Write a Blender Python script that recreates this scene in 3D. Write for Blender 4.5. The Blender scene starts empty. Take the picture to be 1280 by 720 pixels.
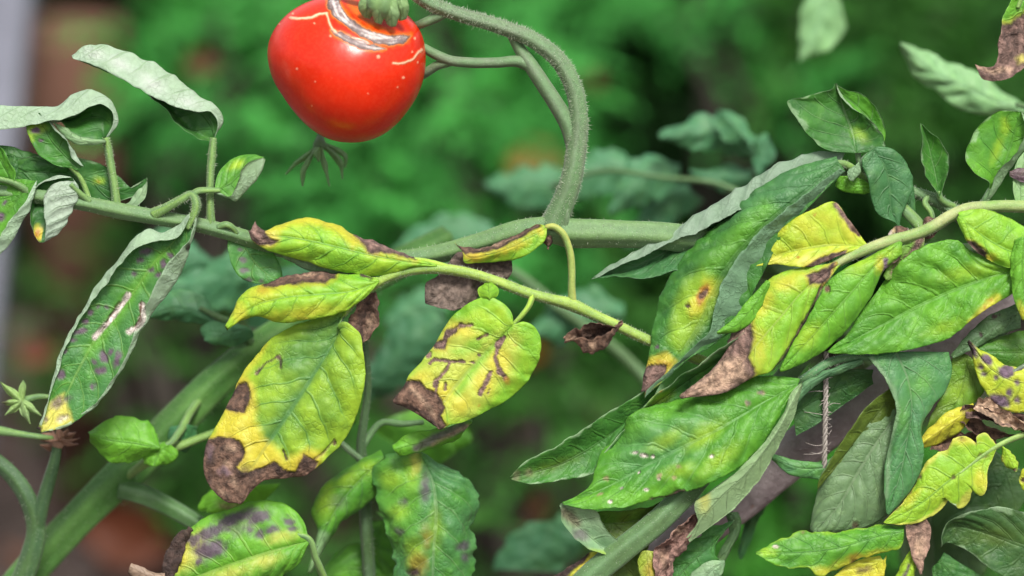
import bpy, math, random
import numpy as np
from mathutils import Vector, Matrix

# ------------------------------------------------------------------ camera, world, light
scene = bpy.context.scene
col = scene.collection
DIST, WIDTH = 1.25, 0.45                 # focus distance (m), frame width there (m)
S = WIDTH / 1280.0                       # one picture unit at the focus distance, in metres
PITCH = math.radians(18)
FOC = Vector((0, 0, 0.60))               # what the lens is focused on: the yellowing leaf spray
FWD = Vector((0, math.cos(PITCH), -math.sin(PITCH)))
UP = Vector((0, math.sin(PITCH), math.cos(PITCH)))
RIGHT = Vector((1, 0, 0))
EYE = FOC - FWD * DIST

cam_data = bpy.data.cameras.new('camera')
cam = bpy.data.objects.new('camera', cam_data)
col.objects.link(cam)
cam.location = EYE
cam.rotation_euler = (math.pi / 2 - PITCH, 0, 0)
cam_data.sensor_width = 36
cam_data.lens = 36 * DIST / WIDTH
cam_data.clip_start, cam_data.clip_end = 0.05, 500
cam_data.dof.use_dof = True
cam_data.dof.focus_distance = DIST
cam_data.dof.aperture_fstop = 2.9
cam_data.dof.aperture_blades = 8
scene.camera = cam

SUN_EL, SUN_AZ = math.radians(58), math.radians(200)
world = bpy.data.worlds.new('World')
scene.world = world
world.use_nodes = True
wn, wl = world.node_tree.nodes, world.node_tree.links
wn.clear()
sky = wn.new('ShaderNodeTexSky')
sky.sky_type = 'NISHITA'
sky.sun_disc = False
sky.sun_elevation = SUN_EL
sky.sun_rotation = SUN_AZ
sky.dust_density = 4.0
sky.ozone_density = 0.6
hsv = wn.new('ShaderNodeHueSaturation')          # thin bright cloud: nearly white sky
hsv.inputs['Saturation'].default_value = 0.28
bg = wn.new('ShaderNodeBackground')
bg.inputs['Strength'].default_value = 0.082
wo = wn.new('ShaderNodeOutputWorld')
wl.new(sky.outputs[0], hsv.inputs['Color'])
wl.new(hsv.outputs[0], bg.inputs['Color'])
wl.new(bg.outputs[0], wo.inputs['Surface'])

sun_data = bpy.data.lights.new('sun', 'SUN')
sun_data.energy = 2.1
sun_data.angle = math.radians(16)
sun_data.color = (1.0, 0.97, 0.91)
sun = bpy.data.objects.new('sun', sun_data)
col.objects.link(sun)
# the sun stands over the photographer's right shoulder, behind thin cloud
_az = math.radians(16)
_dir = Vector((math.sin(_az) * math.cos(SUN_EL), -math.cos(_az) * math.cos(SUN_EL), math.sin(SUN_EL)))
sun.rotation_euler = _dir.to_track_quat('Z', 'Y').to_euler()
sky.sun_rotation = math.atan2(_dir.x, _dir.y)

scene.view_settings.view_transform = 'Standard'
scene.view_settings.look = 'None'
scene.view_settings.exposure = 1.1
scene.view_settings.gamma = 1.0
scene.render.engine = 'CYCLES'
scene.cycles.use_denoising = True
scene.cycles.max_bounces = 7
scene.cycles.diffuse_bounces = 4
scene.cycles.glossy_bounces = 2
scene.cycles.transmission_bounces = 6
scene.cycles.sample_clamp_indirect = 6

rng = np.random.default_rng(7)
random.seed(7)

# ------------------------------------------------------------------ helpers: space
def PX(p):
    """rows of (x, y, depth) on the picture grid -> world metres; depth counts towards the lens"""
    p = np.asarray(p, float)
    dist = DIST - p[..., 2] * S
    k = dist / DIST * S
    x = (p[..., 0] - 640) * k
    y = (360 - p[..., 1]) * k
    e = np.array(EYE); f = np.array(FWD); u = np.array(UP); r = np.array(RIGHT)
    return e + f * dist[..., None] + r * x[..., None] + u * y[..., None]

def PM(px, py, dist):
    """picture position at a distance in metres"""
    return PX(np.array([px, py, (DIST - dist) / S]))

# ------------------------------------------------------------------ helpers: noise
def _hash(i, j, k, seed):
    n = (i * 374761393 + j * 668265263 + k * 2147483647 + seed * 1274126177) & 0xffffffff
    n = ((n ^ (n >> 13)) * 1274126177) & 0xffffffff
    n = (n ^ (n >> 16)) & 0xffff
    return n / 65535.0

def noise(x, y, z=0.0, seed=0):
    x, y = np.asarray(x, float), np.asarray(y, float)
    z = np.zeros_like(x) + z
    i, j, k = (np.floor(a).astype(np.int64) for a in (x, y, z))
    fx, fy, fz = x - i, y - j, z - k
    fx, fy, fz = (f * f * (3 - 2 * f) for f in (fx, fy, fz))
    r = 0
    for a in (0, 1):
        for b in (0, 1):
            for c in (0, 1):
                w = (fx if a else 1 - fx) * (fy if b else 1 - fy) * (fz if c else 1 - fz)
                r = r + w * _hash(i + a, j + b, k + c, seed)
    return r * 2 - 1

def fbm(x, y, z=0.0, seed=0, o=3):
    r, a, t = 0, 1.0, 0.0
    for q in range(o):
        r = r + a * noise(np.asarray(x) * 2**q, np.asarray(y) * 2**q, np.asarray(z) * 2**q, seed + q)
        t += a
        a *= 0.5
    return r / t

def sstep(a, b, x):
    t = np.clip((x - a) / (b - a), 0, 1)
    return t * t * (3 - 2 * t)

# ------------------------------------------------------------------ helpers: curves
def resample(pts, n):
    """smooth curve through the points, n samples evenly along it"""
    p = np.asarray(pts, float)
    if len(p) == 1:
        return np.repeat(p, n, 0)
    seg = np.linalg.norm(np.diff(p[:, :2], axis=0), axis=1) + 1e-6
    t = np.concatenate([[0], np.cumsum(seg)])
    if len(p) == 2:
        s = np.linspace(0, t[-1], n)
        return np.stack([np.interp(s, t, p[:, k]) for k in range(p.shape[1])], 1)
    m = np.zeros_like(p)
    dd = np.diff(p, axis=0) / seg[:, None]
    m[1:-1] = (dd[:-1] * seg[1:, None] + dd[1:] * seg[:-1, None]) / (seg[:-1] + seg[1:])[:, None]
    m[0], m[-1] = dd[0], dd[-1]
    s = np.linspace(0, t[-1], n)
    i = np.clip(np.searchsorted(t, s, 'right') - 1, 0, len(seg) - 1)
    h = seg[i]
    q = ((s - t[i]) / h)[:, None]
    h = h[:, None]
    return ((2*q**3 - 3*q**2 + 1) * p[i] + (q**3 - 2*q**2 + q) * h * m[i]
            + (-2*q**3 + 3*q**2) * p[i+1] + (q**3 - q**2) * h * m[i+1])

def deepen(d):
    """what stands behind the focused plants stands well behind them"""
    d = np.asarray(d, float)
    return np.where(d < -40, -40 + (d + 40) * 2.3, d)

def rail(pts, dp, n):
    p = np.array([q[:2] for q in pts], float)
    c = resample(p, n)
    dp = [dp] if np.isscalar(dp) else list(dp)
    d = np.interp(np.linspace(0, 1, n), np.linspace(0, 1, len(dp)), dp) if len(dp) > 1 else np.full(n, dp[0])
    if len(dp) > 2:                      # smooth the depth profile
        k = max(3, n // (2 * len(dp))) | 1
        d = np.convolve(np.pad(d, k // 2, mode='edge'), np.ones(k) / k, 'valid')
    return np.column_stack([c, d])

# ------------------------------------------------------------------ helpers: objects
def tag(o, label=None, category=None, group=None, kind=None):
    if label: o['label'] = label
    if category: o['category'] = category
    if group: o['group'] = group
    if kind: o['kind'] = kind
    return o

def empty(name, loc, label, category, group=None):
    o = bpy.data.objects.new(name, None)
    o.empty_display_size = 0.05
    o.location = Vector([float(c) for c in loc])
    col.objects.link(o)
    return tag(o, label, category, group)

def world_loc(o):
    v = Vector((0, 0, 0))
    while o is not None:
        v = v + o.location
        o = o.parent
    return v

def mesh_obj(name, verts, faces, mat, parent=None, attrs=None, smooth=True, origin=None):
    """verts in world metres; the origin goes to the given point and the object to its parent"""
    verts = np.asarray(verts, float)
    if origin is None:
        origin = verts.mean(0)
    origin = np.asarray(origin, float)
    me = bpy.data.meshes.new(name)
    v = verts - origin
    me.vertices.add(len(v))
    me.vertices.foreach_set('co', v.astype(np.float32).ravel())
    tot = sum(len(np.atleast_2d(f)) * np.atleast_2d(f).shape[1] for f in faces)
    idx = np.concatenate([np.atleast_2d(f).ravel() for f in faces]).astype(np.int32)
    sizes = np.concatenate([np.full(len(np.atleast_2d(f)), np.atleast_2d(f).shape[1]) for f in faces]).astype(np.int32)
    me.loops.add(tot)
    me.loops.foreach_set('vertex_index', idx)
    me.polygons.add(len(sizes))
    me.polygons.foreach_set('loop_start', np.concatenate([[0], np.cumsum(sizes)[:-1]]).astype(np.int32))
    me.polygons.foreach_set('loop_total', sizes)
    me.polygons.foreach_set('use_smooth', np.full(len(sizes), smooth))
    me.update(calc_edges=True)
    for k, a in (attrs or {}).items():
        a = np.asarray(a, np.float32)
        if a.ndim == 1:
            me.attributes.new(k, 'FLOAT', 'POINT').data.foreach_set('value', a)
        elif a.shape[1] == 3:
            me.attributes.new(k, 'FLOAT_VECTOR', 'POINT').data.foreach_set('vector', a.ravel())
        else:
            me.attributes.new(k, 'FLOAT_COLOR', 'POINT').data.foreach_set('color', a.ravel())
    me.validate()
    me.materials.append(mat)
    o = bpy.data.objects.new(name, me)
    col.objects.link(o)
    if parent is not None:
        o.parent = parent
        o.location = Vector([float(c) for c in origin]) - world_loc(parent)
    else:
        o.location = Vector([float(c) for c in origin])
    return o

# ------------------------------------------------------------------ materials
class NT:
    def __init__(self, name):
        self.m = bpy.data.materials.new(name)
        self.m.use_nodes = True
        self.n, self.l = self.m.node_tree.nodes, self.m.node_tree.links
        self.n.clear()
        self.out = self.n.new('ShaderNodeOutputMaterial')
    def node(self, t, **kw):
        n = self.n.new(t)
        for k, v in kw.items():
            setattr(n, k, v)
        return n
    def put(self, sock, v):
        if hasattr(v, 'is_output') or isinstance(v, bpy.types.NodeSocket):
            self.l.new(v, sock)
        else:
            sock.default_value = v
    def math(self, op, a, b=0.0, c=0.0, clamp=False):
        n = self.node('ShaderNodeMath', operation=op, use_clamp=clamp)
        for s, v in zip(n.inputs, (a, b, c)):
            self.put(s, v)
        return n.outputs[0]
    def mix(self, f, a, b, blend='MIX'):
        n = self.node('ShaderNodeMix', data_type='RGBA', blend_type=blend)
        self.put(n.inputs[0], f); self.put(n.inputs[6], a); self.put(n.inputs[7], b)
        return n.outputs[2]
    def ramp(self, f, lo, hi, a=0.0, b=1.0):
        n = self.node('ShaderNodeMapRange', interpolation_type='SMOOTHSTEP')
        for s, v in zip(n.inputs, (f, lo, hi, a, b)):
            self.put(s, v)
        return n.outputs[0]
    def attr(self, name):
        return self.node('ShaderNodeAttribute', attribute_name=name)
    def obj(self):
        return self.node('ShaderNodeTexCoord').outputs['Object']
    def noise(self, scale, detail=3, rough=0.55, vec=None, dist=0.0):
        n = self.node('ShaderNodeTexNoise')
        n.inputs['Scale'].default_value = scale
        n.inputs['Detail'].default_value = detail
        n.inputs['Roughness'].default_value = rough
        n.inputs['Distortion'].default_value = dist
        self.l.new(vec if vec is not None else self.obj(), n.inputs['Vector'])
        return n.outputs['Fac']
    def voro(self, scale, feature='DISTANCE_TO_EDGE', vec=None):
        n = self.node('ShaderNodeTexVoronoi', feature=feature)
        n.inputs['Scale'].default_value = scale
        self.l.new(vec if vec is not None else self.obj(), n.inputs['Vector'])
        return n.outputs['Distance']
    def bump(self, h, strength=0.5, dist=0.001, normal=None):
        n = self.node('ShaderNodeBump')
        self.put(n.inputs['Strength'], strength)
        n.inputs['Distance'].default_value = dist
        self.l.new(h, n.inputs['Height'])
        if normal is not None:
            self.l.new(normal, n.inputs['Normal'])
        return n.outputs[0]
    def bsdf(self, **kw):
        n = self.node('ShaderNodeBsdfPrincipled')
        for k, v in kw.items():
            self.put(n.inputs[k.replace('_', ' ')], v)
        return n

def rgba(c):
    return (c[0], c[1], c[2], 1.0)

def make_leaf_material():
    t = NT('leaf_tissue')
    colr = t.attr('tint').outputs['Color']
    lf = t.node('ShaderNodeSeparateXYZ')
    t.l.new(t.attr('leaf').outputs['Vector'], lf.inputs[0])
    w, vt, dry = lf.outputs
    vein_c = t.attr('vein_tint').outputs['Color']
    under = t.attr('under').outputs['Fac']
    aw = t.math('ABSOLUTE', w)
    n5 = t.noise(420, 3)
    n2 = t.noise(1600, 2)
    nbig = t.noise(90, 2)
    wv = t.node('ShaderNodeTexNoise'); wv.inputs['Scale'].default_value = 260; t.l.new(t.obj(), wv.inputs['Vector'])
    sc = t.node('ShaderNodeVectorMath', operation='SCALE'); t.l.new(wv.outputs['Color'], sc.inputs[0]); sc.inputs['Scale'].default_value = 0.0028
    ad = t.node('ShaderNodeVectorMath', operation='ADD'); t.l.new(t.obj(), ad.inputs[0]); t.l.new(sc.outputs[0], ad.inputs[1])
    fine = t.voro(400, vec=ad.outputs[0])
    spread = t.ramp(t.noise(70, 2), 0.38, 0.62, 0.25, 1.0)
    warp = t.math('MULTIPLY_ADD', nbig, 0.5, -0.25)
    fr = t.math('FRACT', t.math('ADD', t.math('ADD', vt, warp), 0.5))
    dv = t.math('ABSOLUTE', t.math('SUBTRACT', fr, 0.5))
    side = t.ramp(dv, 0.012, 0.075, 1, 0)
    side = t.math('MULTIPLY', side, t.ramp(aw, 0.6, 0.95, 1, 0.15))
    mid = t.ramp(aw, 0.018, 0.05, 1, 0)
    net = t.math('MULTIPLY', t.math('MULTIPLY', t.ramp(fine, 0.0, 0.10, 1, 0), 0.24), spread)
    fresh = t.math('SUBTRACT', 1.0, dry, clamp=True)
    vein = t.math('MAXIMUM', t.math('MAXIMUM', t.math('MULTIPLY', side, 0.75), mid), t.math('MULTIPLY', net, t.math('MULTIPLY_ADD', under, 0.5, 1.0)))
    vfac = t.math('MULTIPLY', t.math('MULTIPLY', vein, fresh), 0.62)
    c = t.mix(vfac, colr, vein_c)
    lum = t.math('ADD', t.math('MULTIPLY_ADD', n5, 0.36, 0.82), t.math('MULTIPLY_ADD', n2, 0.16, -0.08))
    drylum = t.ramp(n5, 0.3, 0.72, 0.55, 1.5)
    lum = t.math('ADD', t.math('MULTIPLY', lum, fresh), t.math('MULTIPLY', drylum, dry))
    vm = t.node('ShaderNodeVectorMath', operation='SCALE')
    t.l.new(c, vm.inputs[0]); t.l.new(lum, vm.inputs['Scale'])
    c = vm.outputs[0]
    # relief: sunk veins and quilted cells on top, standing veins below, crumpled dead tissue
    sgn = t.math('MULTIPLY_ADD', under, -2.0, 1.0)
    h = t.math('ADD', t.math('MULTIPLY', vein, -0.8), t.math('MULTIPLY', t.math('MULTIPLY', t.ramp(fine, 0, 0.4), 0.30), spread))
    h = t.math('MULTIPLY', h, sgn)
    h = t.math('ADD', h, t.math('MULTIPLY', n2, 0.12))
    h = t.math('ADD', h, t.math('MULTIPLY', t.math('MULTIPLY', t.noise(300, 4, 0.7, dist=0.8), dry), 4.0))
    nrm = t.bump(h, 0.75, 0.00055)
    rough = t.math('ADD', t.math('MULTIPLY_ADD', dry, 0.30, 0.49), t.math('MULTIPLY_ADD', n5, 0.16, -0.08))
    rough = t.math('ADD', rough, t.math('MULTIPLY', under, 0.12))
    b = t.bsdf(Base_Color=c, Roughness=rough, Normal=nrm)
    b.inputs['Specular IOR Level'].default_value = 0.38
    b.inputs['Sheen Weight'].default_value = 0.03
    b.inputs['Sheen Roughness'].default_value = 0.5
    tr = t.node('ShaderNodeBsdfTranslucent')
    g = t.node('ShaderNodeMix', data_type='RGBA', blend_type='MULTIPLY')
    g.inputs[0].default_value = 1.0
    t.l.new(c, g.inputs[6]); g.inputs[7].default_value = (1.35, 1.6, 0.55, 1)
    t.l.new(g.outputs[2], tr.inputs['Color'])
    t.l.new(nrm, tr.inputs['Normal'])
    ms = t.node('ShaderNodeMixShader')
    t.l.new(t.math('MULTIPLY_ADD', dry, -0.18, 0.26), ms.inputs[0])
    t.l.new(b.outputs[0], ms.inputs[1]); t.l.new(tr.outputs[0], ms.inputs[2])
    t.l.new(ms.outputs[0], t.out.inputs[0])
    return t.m

def make_stem_material():
    t = NT('stem_skin')
    c = t.attr('tint').outputs['Color']
    n = t.noise(260, 4, 0.65)
    n2 = t.noise(1500, 2)
    lum = t.math('ADD', t.math('MULTIPLY_ADD', n, 0.7, 0.65), t.math('MULTIPLY_ADD', n2, 0.5, -0.25))
    vm = t.node('ShaderNodeVectorMath', operation='SCALE')
    t.l.new(c, vm.inputs[0]); t.l.new(lum, vm.inputs['Scale'])
    speck = t.ramp(t.voro(700, 'F1'), 0.10, 0.22, 0.35, 0)
    c2 = t.mix(speck, vm.outputs[0], (0.36, 0.42, 0.30, 1))
    h = t.math('ADD', t.math('MULTIPLY', n2, 0.6), n)
    b = t.bsdf(Base_Color=c2, Roughness=0.58, Normal=t.bump(h, 0.5, 0.0006))
    b.inputs['Specular IOR Level'].default_value = 0.35
    b.inputs['Sheen Weight'].default_value = 0.10
    b.inputs['Subsurface Weight'].default_value = 0.15
    b.inputs['Subsurface Radius'].default_value = (0.002, 0.003, 0.001)
    t.l.new(b.outputs[0], t.out.inputs[0])
    return t.m

def make_hair_material():
    t = NT('stem_hair')
    b = t.bsdf(Base_Color=(0.50, 0.56, 0.42, 1), Roughness=0.4)
    tr = t.node('ShaderNodeBsdfTranslucent')
    tr.inputs[0].default_value = (0.6, 0.66, 0.5, 1)
    ms = t.node('ShaderNodeMixShader'); ms.inputs[0].default_value = 0.4
    t.l.new(b.outputs[0], ms.inputs[1]); t.l.new(tr.outputs[0], ms.inputs[2])
    t.l.new(ms.outputs[0], t.out.inputs[0])
    return t.m

LEAF = make_leaf_material()
STEM = make_stem_material()
HAIR = make_hair_material()

# pigments (base colours, linear)
C = dict(
    G=(0.056, 0.215, 0.022), DG=(0.032, 0.122, 0.028), BG=(0.075, 0.215, 0.085), LG=(0.150, 0.40, 0.026),
    YG=(0.35, 0.52, 0.030), Y=(0.60, 0.50, 0.045), PY=(0.62, 0.57, 0.11), OR=(0.42, 0.20, 0.03),
    U=(0.30, 0.43, 0.25), UP=(0.39, 0.50, 0.38), UB=(0.135, 0.235, 0.125), UD=(0.10, 0.18, 0.075),
    B=(0.120, 0.068, 0.046), DB=(0.042, 0.025, 0.020), T=(0.40, 0.27, 0.18), PB=(0.175, 0.108, 0.088),
    P=(0.125, 0.082, 0.115), DP=(0.080, 0.042, 0.085), W=(0.56, 0.48, 0.44), OL=(0.10, 0.15, 0.015),
    SG=(0.098, 0.188, 0.075), SL=(0.165, 0.285, 0.065), SD=(0.052, 0.110, 0.030), SY=(0.42, 0.40, 0.06), TE=(0.060, 0.21, 0.10),
)
def pig(c):
    return np.array(C[c] if isinstance(c, str) else c, float)

# ------------------------------------------------------------------ stain shapes
def sd_poly(x, y, pts):
    p = np.asarray(pts, float)
    q = np.roll(p, -1, 0)
    best = np.full(x.shape, 1e9)
    inside = np.zeros(x.shape, bool)
    for (ax, ay), (bx, by) in zip(p, q):
        ex, ey = bx - ax, by - ay
        t = np.clip(((x - ax) * ex + (y - ay) * ey) / (ex * ex + ey * ey + 1e-9), 0, 1)
        best = np.minimum(best, np.hypot(x - ax - t * ex, y - ay - t * ey))
        cond = ((ay > y) != (by > y)) & (x < (bx - ax) * (y - ay) / (by - ay + 1e-12) + ax)
        inside ^= cond
    return np.where(inside, -best, best)

def sd_line(x, y, pts, r):
    best = np.full(x.shape, 1e9)
    for a, b in zip(pts[:-1], pts[1:]):
        ex, ey = b[0] - a[0], b[1] - a[1]
        t = np.clip(((x - a[0]) * ex + (y - a[1]) * ey) / (ex * ex + ey * ey + 1e-9), 0, 1)
        best = np.minimum(best, np.hypot(x - a[0] - t * ex, y - a[1] - t * ey))
    return best - r

def sd_blobs(x, y, bl):
    best = np.full(x.shape, 1e9)
    for b in bl:
        bx, by, rx = b[0], b[1], b[2]
        ry = b[3] if len(b) > 3 else rx
        a = math.radians(b[4]) if len(b) > 4 else 0
        dx, dy = x - bx, y - by
        u, v = dx * math.cos(a) + dy * math.sin(a), -dx * math.sin(a) + dy * math.cos(a)
        best = np.minimum(best, (np.hypot(u / rx, v / ry) - 1) * min(rx, ry))
    return best

def stain_mask(st, x, y, w, seed):
    kind, pts = st['s'], st['p']
    rag = st.get('rag', 3.6 if kind == 'b' else 2.0)
    fx = x + rag * fbm(x / 9, y / 9, 0.3, seed + 11)
    fy = y + rag * fbm(x / 9, y / 9, 7.7, seed + 12)
    if kind == 'p': sd = sd_poly(fx, fy, pts)
    elif kind == 'l': sd = sd_line(fx, fy, pts, st.get('r', 3))
    else: sd = sd_blobs(fx, fy, pts)
    sd = sd + 0.5 * rag * fbm(x / 4, y / 4, 3.1, seed + 5)
    so = st.get('soft', 1.5)
    m = sstep(so, -so, sd) * st.get('k', 1.0)
    if 'w' in st:
        m = m * ((w >= st['w'][0]) & (w <= st['w'][1]))
    return m, sd

def st(c, s, p, **kw):
    return dict(c=c, s=s, p=p, **kw)

# ------------------------------------------------------------------ a leaf blade
_seed = [100]
STEP = 2.0
def blade(parent, rails, us, dps, d=0, c1='G', c2='LG', mott=0.5, edge=None, stains=(), face='top', fw=None,
          wav=3.4, puck=1.4, bulge=0.0, under='U', under2=None, vein=None, uvein=None, rag=1.5, teeth=0.0,
          thick=0.8, label=None, name='leaflet', step=None, crumple=0.0, nveins=None):
    _seed[0] += 17
    sd = _seed[0]
    step = step or STEP
    ln = max(np.sum(np.linalg.norm(np.diff(np.array([q[:2] for q in r], float), axis=0), axis=1)) for r in rails)
    nv = int(np.clip(ln / step, 14, 170))
    R = np.stack([rail(r, dp, nv) for r, dp in zip(rails, dps)], 0)      # rails, nv, 3
    R[:, :, 2] = deepen(R[:, :, 2] + d)
    wid = np.max(np.sum(np.linalg.norm(np.diff(R, axis=0), axis=2), axis=0))
    nu = int(np.clip(wid / step, 8, 110))
    us = np.asarray(us, float)
    w = np.linspace(us[0], us[-1], nu)
    # smooth section through the rails
    hseg = np.diff(us)
    dd = np.diff(R, axis=0) / hseg[:, None, None]
    m = np.zeros_like(R)
    m[0], m[-1] = dd[0], dd[-1]
    for k in range(1, len(us) - 1):
        m[k] = (dd[k-1] * hseg[k] + dd[k] * hseg[k-1]) / (hseg[k-1] + hseg[k])
    i = np.clip(np.searchsorted(us, w, 'right') - 1, 0, len(hseg) - 1)
    h = hseg[i][:, None, None]
    q = ((w - us[i]) / hseg[i])[:, None, None]
    G = ((2*q**3-3*q**2+1) * R[i] + (q**3-2*q**2+q) * h * m[i] + (-2*q**3+3*q**2) * R[i+1] + (q**3-q**2) * h * m[i+1])
    G = np.transpose(G, (1, 0, 2))                                       # nv, nu, 3
    v = np.linspace(0, 1, nv)[:, None]
    W = np.broadcast_to(w[None, :], (nv, nu))
    V = np.broadcast_to(v, (nv, nu))
    aw = np.abs(W)
    # ragged and toothed margin, moved within the sheet
    tang = np.gradient(G, axis=1)
    tl = np.linalg.norm(tang, axis=2, keepdims=True) + 1e-6
    tang = tang / tl
    e = np.sign(W) * (aw ** 6)
    env = np.sin(np.pi * np.clip(V, 0, 1)) ** 0.5
    jag = rag * fbm(V * ln / 9, W * 0.3 + np.sign(W) * 5, 0, sd, 3)
    if teeth:
        nt = max(3, ln / 34)
        ph = np.abs(((V * nt + 0.35 * np.sign(W) + 0.3 * noise(V * nt, W * 0, 0, sd)) % 1.0) - 0.15)
        jag = jag - teeth * sstep(0.30, 0.0, ph)
    G = G + tang * (e * jag * env)[..., None]
    # smooth frame for displacement
    def normals(A):
        a, b = np.gradient(A, axis=1), np.gradient(A, axis=0)
        n = np.cross(a, b)
        return n / (np.linalg.norm(n, axis=2, keepdims=True) + 1e-9)
    N = normals(G)
    # smooth normals near the pinched ends
    for _ in range(2):
        Np = np.pad(N, ((1, 1), (1, 1), (0, 0)), mode='edge')
        N = (Np[:-2, 1:-1] + Np[2:, 1:-1] + Np[1:-1, :-2] + Np[1:-1, 2:] + Np[1:-1, 1:-1] * 2)
        N /= np.linalg.norm(N, axis=2, keepdims=True) + 1e-9
    sel = np.ones((nv, nu), bool) if fw is None else (W >= fw[0]) & (W <= fw[1])
    facing = np.sign(np.sum(N[sel][:, 2]))
    flip = facing if face == 'top' else -facing
    N = N * (flip if flip != 0 else 1)                                   # N now points out of the upper side
    nveins = nveins or max(4, ln / 31)
    vt = V * nveins - (0.75 * aw + 0.35 * aw * aw) * (wid / ln) * nveins * 0.48 + 0.5 * (W > 0) + 0.16 * noise(V * nveins * 0.8, W * 1.2, 0, sd + 6)
    px0, py0 = G[..., 0], G[..., 1]
    cell = np.abs(np.sin(np.pi * vt)) ** 0.8
    fade = sstep(0.02, 0.25, aw) * sstep(1.02, 0.8, aw) * env
    rel = np.clip(0.75 + 0.9 * fbm(px0 / 38, py0 / 38, 0.2, sd + 14, 2), 0.15, 1.5)
    disp = puck * 1.25 * (cell - 0.6) * fade * rel
    disp = disp + puck * 1.1 * fbm(px0 / 30, py0 / 30, 4.4, sd + 15, 2) * sstep(0.0, 0.2, aw) * env
    disp = disp + bulge * np.sin(np.pi * np.clip(aw, 0, 1)) * env
    disp = disp - 1.6 * np.exp(-(W / 0.05) ** 2) * env
    disp = disp + wav * aw ** 1.5 * fbm(V * ln / 42 + 3, W * 1.1, 0, sd + 3, 2) * env * 2.0
    disp = disp + puck * 0.45 * fbm(G[..., 0] / 16, G[..., 1] / 16, G[..., 2] / 16, sd + 4, 2)
    disp = disp + puck * 0.34 * fbm(px0 / 8, py0 / 8, G[..., 2] / 8, sd + 17, 2)
    disp = disp + 1.7 * aw ** 5 * noise(V * ln / 11, np.sign(W) * 3, 0, sd + 18) * env          # crimped margin
    px, py = G[..., 0].copy(), G[..., 1].copy()
    # colour
    mo = 0.5 + 0.5 * fbm(px / 26, py / 26, 0.5, sd + 8, 3) * 1.6
    mo = np.clip(mo + 0.25 * (cell - 0.5), 0, 1) * mott
    top = pig(c1) * (1 - mo[..., None]) + pig(c2) * mo[..., None]
    fl_ = np.clip(fbm(px / 8, py / 8, 1.1, sd + 70, 3) * 1.7 - 0.12, 0, 1)[..., None] * 0.45      # fine flecking
    top = top * (1 - fl_) + (top * 1.25 + np.array([0.05, 0.07, 0.012])) * fl_
    dk_ = np.clip(fbm(px / 13, py / 13, 6.1, sd + 71, 3) * 1.6 - 0.2, 0, 1)[..., None] * 0.45
    top = top * (1 - dk_) + top * 0.62 * dk_
    if edge:
        ec, amt, wd = edge
        mm = (sstep(1 - wd, 1.0, aw + 0.25 * fbm(px / 14, py / 14, 0.9, sd + 9)) * amt)[..., None]
        top = top * (1 - mm) + pig(ec) * mm
    uc = pig(under)
    un = np.broadcast_to(uc, top.shape).copy()
    if under2:
        un = un * (1 - mo[..., None]) + pig(under2) * mo[..., None]
    un = un * 0.88 + top * 0.12
    vc = np.broadcast_to(pig(vein), top.shape).copy() if vein else top * 0.62 + np.array([0.02, 0.045, 0.01])
    uv_ = np.broadcast_to(pig(uvein), top.shape).copy() if uvein else un * 0.6
    dry = np.zeros((nv, nu))
    for k, s in enumerate(stains):
        mk, sdist = stain_mask(s, px, py, W, sd + 31 * k)
        m3 = mk[..., None]
        cc = pig(s['c'])
        isdry = s.get('dry', 1.0 if s['c'] in ('B', 'DB', 'T', 'PB', 'W') else (0.25 if s['c'] in ('P', 'DP') else 0.0))
        vary = 1 + 0.35 * fbm(px / 5, py / 5, 1.5, sd + k, 2)[..., None] * (1 if isdry else 0.3)
        if isdry > 0.5 and s['c'] in ('B', 'PB') and s['s'] == 'p' and name == 'leaflet':
            # dying tissue round the dead patch, faint rings inside it, a darker rim
            lim = ((W >= s['w'][0]) & (W <= s['w'][1])) if 'w' in s else 1.0
            ha = (0.55 * sstep(7.0, 0.0, sdist + 2.5 * fbm(px / 7, py / 7, 2.2, sd + 60 + k)) * lim)[..., None]
            top = top * (1 - ha) + np.array([0.46, 0.34, 0.035]) * ha
            rings = 1 + 0.22 * np.sin(sdist / 1.9 + 1.5 * fbm(px / 12, py / 12, 0, sd + 61 + k)) - 0.45 * np.exp(-((sdist + 1.6) / 1.5) ** 2)
            vary = vary * rings[..., None]
        top = top * (1 - m3) + cc * vary * m3
        ku = m3 * s.get('through', 0.8 if isdry > 0.5 else 0.3)
        un = un * (1 - ku) + cc * vary * 1.1 * ku
        vc = vc * (1 - m3 * 0.7) + cc * 0.8 * m3 * 0.7
        dry = np.maximum(dry * (1 - mk), 0) + isdry * mk
    # dead tissue shrinks and crumples
    cr = dry + crumple
    disp = disp + cr * (3.2 * fbm(px / 13, py / 13, G[..., 2] / 13, sd + 21, 3) + 1.2 * fbm(px / 5, py / 5, 0, sd + 22, 2))
    Gt = G + N * disp[..., None]
    Nt = normals(Gt) * (flip if flip != 0 else 1)
    sgn = np.sign(np.sum(Nt * N, axis=2, keepdims=True)); sgn[sgn == 0] = 1
    Nt = Nt * sgn
    th = thick * 0.5 * (0.35 + 0.65 * sstep(1.0, 0.9, aw))
    A, B = Gt + Nt * th[..., None], Gt - Nt * th[..., None]
    verts = np.concatenate([PX(A).reshape(-1, 3), PX(B).reshape(-1, 3)])
    idx = np.arange(nv * nu).reshape(nv, nu)
    qd = np.stack([idx[:-1, :-1], idx[:-1, 1:], idx[1:, 1:], idx[1:, :-1]], -1).reshape(-1, 4)
    n0 = nv * nu
    ring = np.concatenate([idx[0, :], idx[1:, -1], idx[-1, -2::-1], idx[-2:0:-1, 0]])
    rn = np.roll(ring, -1)
    rim = np.stack([ring, ring + n0, rn + n0, rn], -1)
    up = qd if flip > 0 else qd[:, ::-1]
    dn = (qd[:, ::-1] if flip > 0 else qd) + n0
    one = np.ones((n0, 1))
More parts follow.
